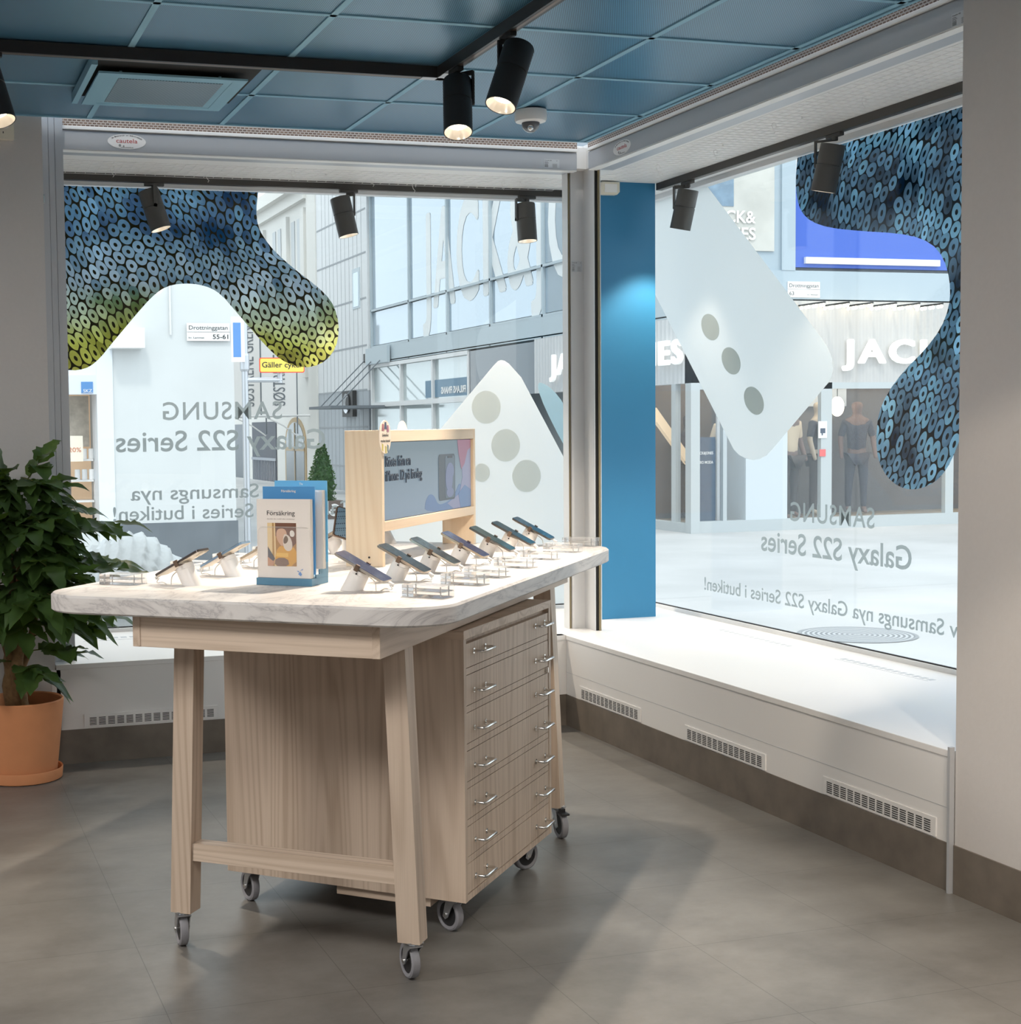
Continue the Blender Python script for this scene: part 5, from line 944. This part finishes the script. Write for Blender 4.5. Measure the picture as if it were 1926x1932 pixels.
# ================================================================ potted plant
random.seed(11)
PXY = (.465, 6.405)
pl = thing('potted_plant', 'leafy plant with twisted trunks in a terracotta pot', 'plant', (PXY[0], PXY[1], 0))
link('saucer', MB().lathe([(.001, 0), (.160, 0), (.168, .004), (.172, .046), (.170, .050), (.165, .046), (.160, .012), (.001, .012)], 56), TERRA, pl, 40)
link('pot', MB().lathe([(.001, .013), (.138, .013), (.146, .02), (.180, .325), (.181, .345), (.176, .350), (.170, .345), (.165, .30), (.140, .06), (.001, .06)], 56), TERRA, pl, 40)
link('soil', MB().lathe([(.001, .275), (.08, .272), (.158, .262), (.158, .25)], 32), SOIL, pl, 60)
def curve(P, k=5):
    P = [Vector(p) for p in P]; Q = []
    for i in range(len(P) - 1):
        p0, p1, p2, p3 = P[max(i - 1, 0)], P[i], P[i + 1], P[min(i + 2, len(P) - 1)]
        for j in range(k): t_ = j / k; Q.append(.5 * ((2 * p1) + (p2 - p0) * t_ + (2 * p0 - 5 * p1 + 4 * p2 - p3) * t_ ** 2 + (3 * p1 - p0 - 3 * p2 + p3) * t_ ** 3))
    return Q + [P[-1]]
def branch(P, r0, r1, name='trunk', m=BARK):
    Q = curve(P); n_ = len(Q); link(name, MB().tube([tuple(p + Vector((random.uniform(-1, 1), random.uniform(-1, 1), 0)) * r0 * .06) for p in Q], [(r0 + (r1 - r0) * i / (n_ - 1)) * random.uniform(.93, 1.07) for i in range(n_)], 12), m, pl, 60)
branch([(-.01, .0, .26), (-.035, 0, .38), (-.035, 0, .52), (-.03, .0, .66), (-.05, .02, .82)], .046, .026)
branch([(.025, -.03, .26), (-.005, -.03, .34), (-.02, -.035, .48), (-.005, -.03, .62), (.0, 0, .80), (.02, .0, 1.0)], .036, .017)
branch([(-.02, .03, .44), (.03, .02, .54), (.055, .01, .64), (.075, -.02, .78), (.09, -.03, .9)], .020, .010)
branch([(-.035, -.02, .5), (-.075, -.03, .66), (-.095, -.02, .85), (-.08, -.02, 1.02)], .022, .012)
branch([(.0, 0, .62), (.0, -.05, .80), (.03, -.06, 1.0), (.02, -.05, 1.2)], .020, .010); branch([(-.03, 0, .62), (-.03, -.06, .85), (-.02, -.07, 1.08), (-.03, -.03, 1.3)], .018, .008)
branch([(.0, .02, .6), (.04, -.02, .75), (.055, -.05, .95), (.05, -.04, 1.15)], .016, .009)
lf = MB(); tw_ = MB()
def leaf(base_, dirv, L, Wd, upv, droop=.25, fold=.25):
    d = Vector(dirv).normalized(); up = Vector(upv) - d * Vector(upv).dot(d); up.normalize(); sd_ = d.cross(up); n_ = 9; vs = []; fs = []; ph_ = random.uniform(0, 6)
    for i in range(n_ + 1):
        t_ = i / n_; w = Wd * (sin(pi * min(1, t_ ** .8 * 1.0)) ** .75) * (1 - .25 * t_) if 0 < t_ < 1 else .0004
        w *= 1 + .11 * (1 if i % 2 else -1)
        c = Vector(base_) + d * (L * t_) - Vector((0, 0, 1)) * (droop * L * t_ * t_) + up * (.03 * L * sin(t_ * 9 + ph_))
        for sgn in (-1, -.5, 0, .5, 1): vs.append(tuple(c + sd_ * (w * sgn) + up * (abs(sgn) * w * fold + (.10 * w * sin(i * 2.3 + ph_ + sgn) if abs(sgn) == 1 else 0))))
    for i in range(n_):
        for j in range(4): a_ = i * 5 + j; fs.append((a_, a_ + 1, a_ + 6, a_ + 5))
    lf.add(vs, fs)
def spray(p, d, L, nl, s_=1.0):
    d = Vector(d).normalized(); p = Vector(p); pts = []
    for i in range(6): t_ = i / 5; pts.append(p + d * (L * t_) - Vector((0, 0, 1)) * (.22 * L * t_ * t_))
    tw_.tube([tuple(q) for q in pts], [.0035 - .0004 * i for i in range(6)], 6)
    for k in range(nl):
        t_ = .25 + .75 * (k + 1) / nl; i = min(4, int(t_ * 5)); q = pts[i].lerp(pts[i + 1], t_ * 5 - i if i < 5 else 1) if t_ < 1 else pts[5]
        side = d.cross(Vector((0, 0, 1))).normalized() * (1 if k % 2 else -1)
        ld = d * random.uniform(.45, 1) + side * random.uniform(.5, 1.1) + Vector((0, 0, random.uniform(-.55, .25)))
        if k == nl - 1: ld = d + Vector((0, 0, -.2))
        leaf(q, ld, random.uniform(.13, .19) * s_, random.uniform(.036, .054) * s_, (random.uniform(-.3, .3), random.uniform(-.5, .1), 1), random.uniform(.1, .5), random.uniform(.1, .35))
for k in range(105):
    z = random.uniform(.74, 1.32); az = random.uniform(0, 2 * pi); rr = random.uniform(.0, .07)
    outr = (.34 if z < 1.0 else .34 * (1.5 - z) / .5 + .03) * random.uniform(.35, 1.0)
    if sin(az) > .2: az = -az; outr *= .8
    d = (cos(az), sin(az), random.uniform(-.25, .45) + (z - .95) * .5)
    spray((rr * cos(az), -.02 + rr * sin(az), z), d, max(.06, outr), random.choice((4, 5)))
for p, d, L in (((.02, -.02, 1.25), (.5, -.1, 1), .22), ((0, -.03, 1.2), (-.3, -.2, 1), .2), ((.06, -.03, 1.1), (1, -.2, .25), .36), ((.06, -.03, .95), (1, -.25, .1), .36), ((.08, -.02, .8), (1, -.3, -.05), .30), ((0, 0, .55), (.9, -.45, .25), .24), ((-.02, -.04, .5), (.6, -.9, .1), .14), ((-.04, -.04, .52), (-.7, -.6, .2), .22), ((.06, 0, .62), (1, -.1, .35), .24), ((-.06, -.03, .6), (-1, -.4, .1), .25)): spray(p, d, L, 7, 1.05)
lf.v = [(x, min(y, .172), z) for x, y, z in lf.v]; tw_.v = [(x, min(y, .172), z) for x, y, z in tw_.v]
link('foliage', lf, LEAF, pl, 60); link('branches', tw_, TWIG, pl, 60)
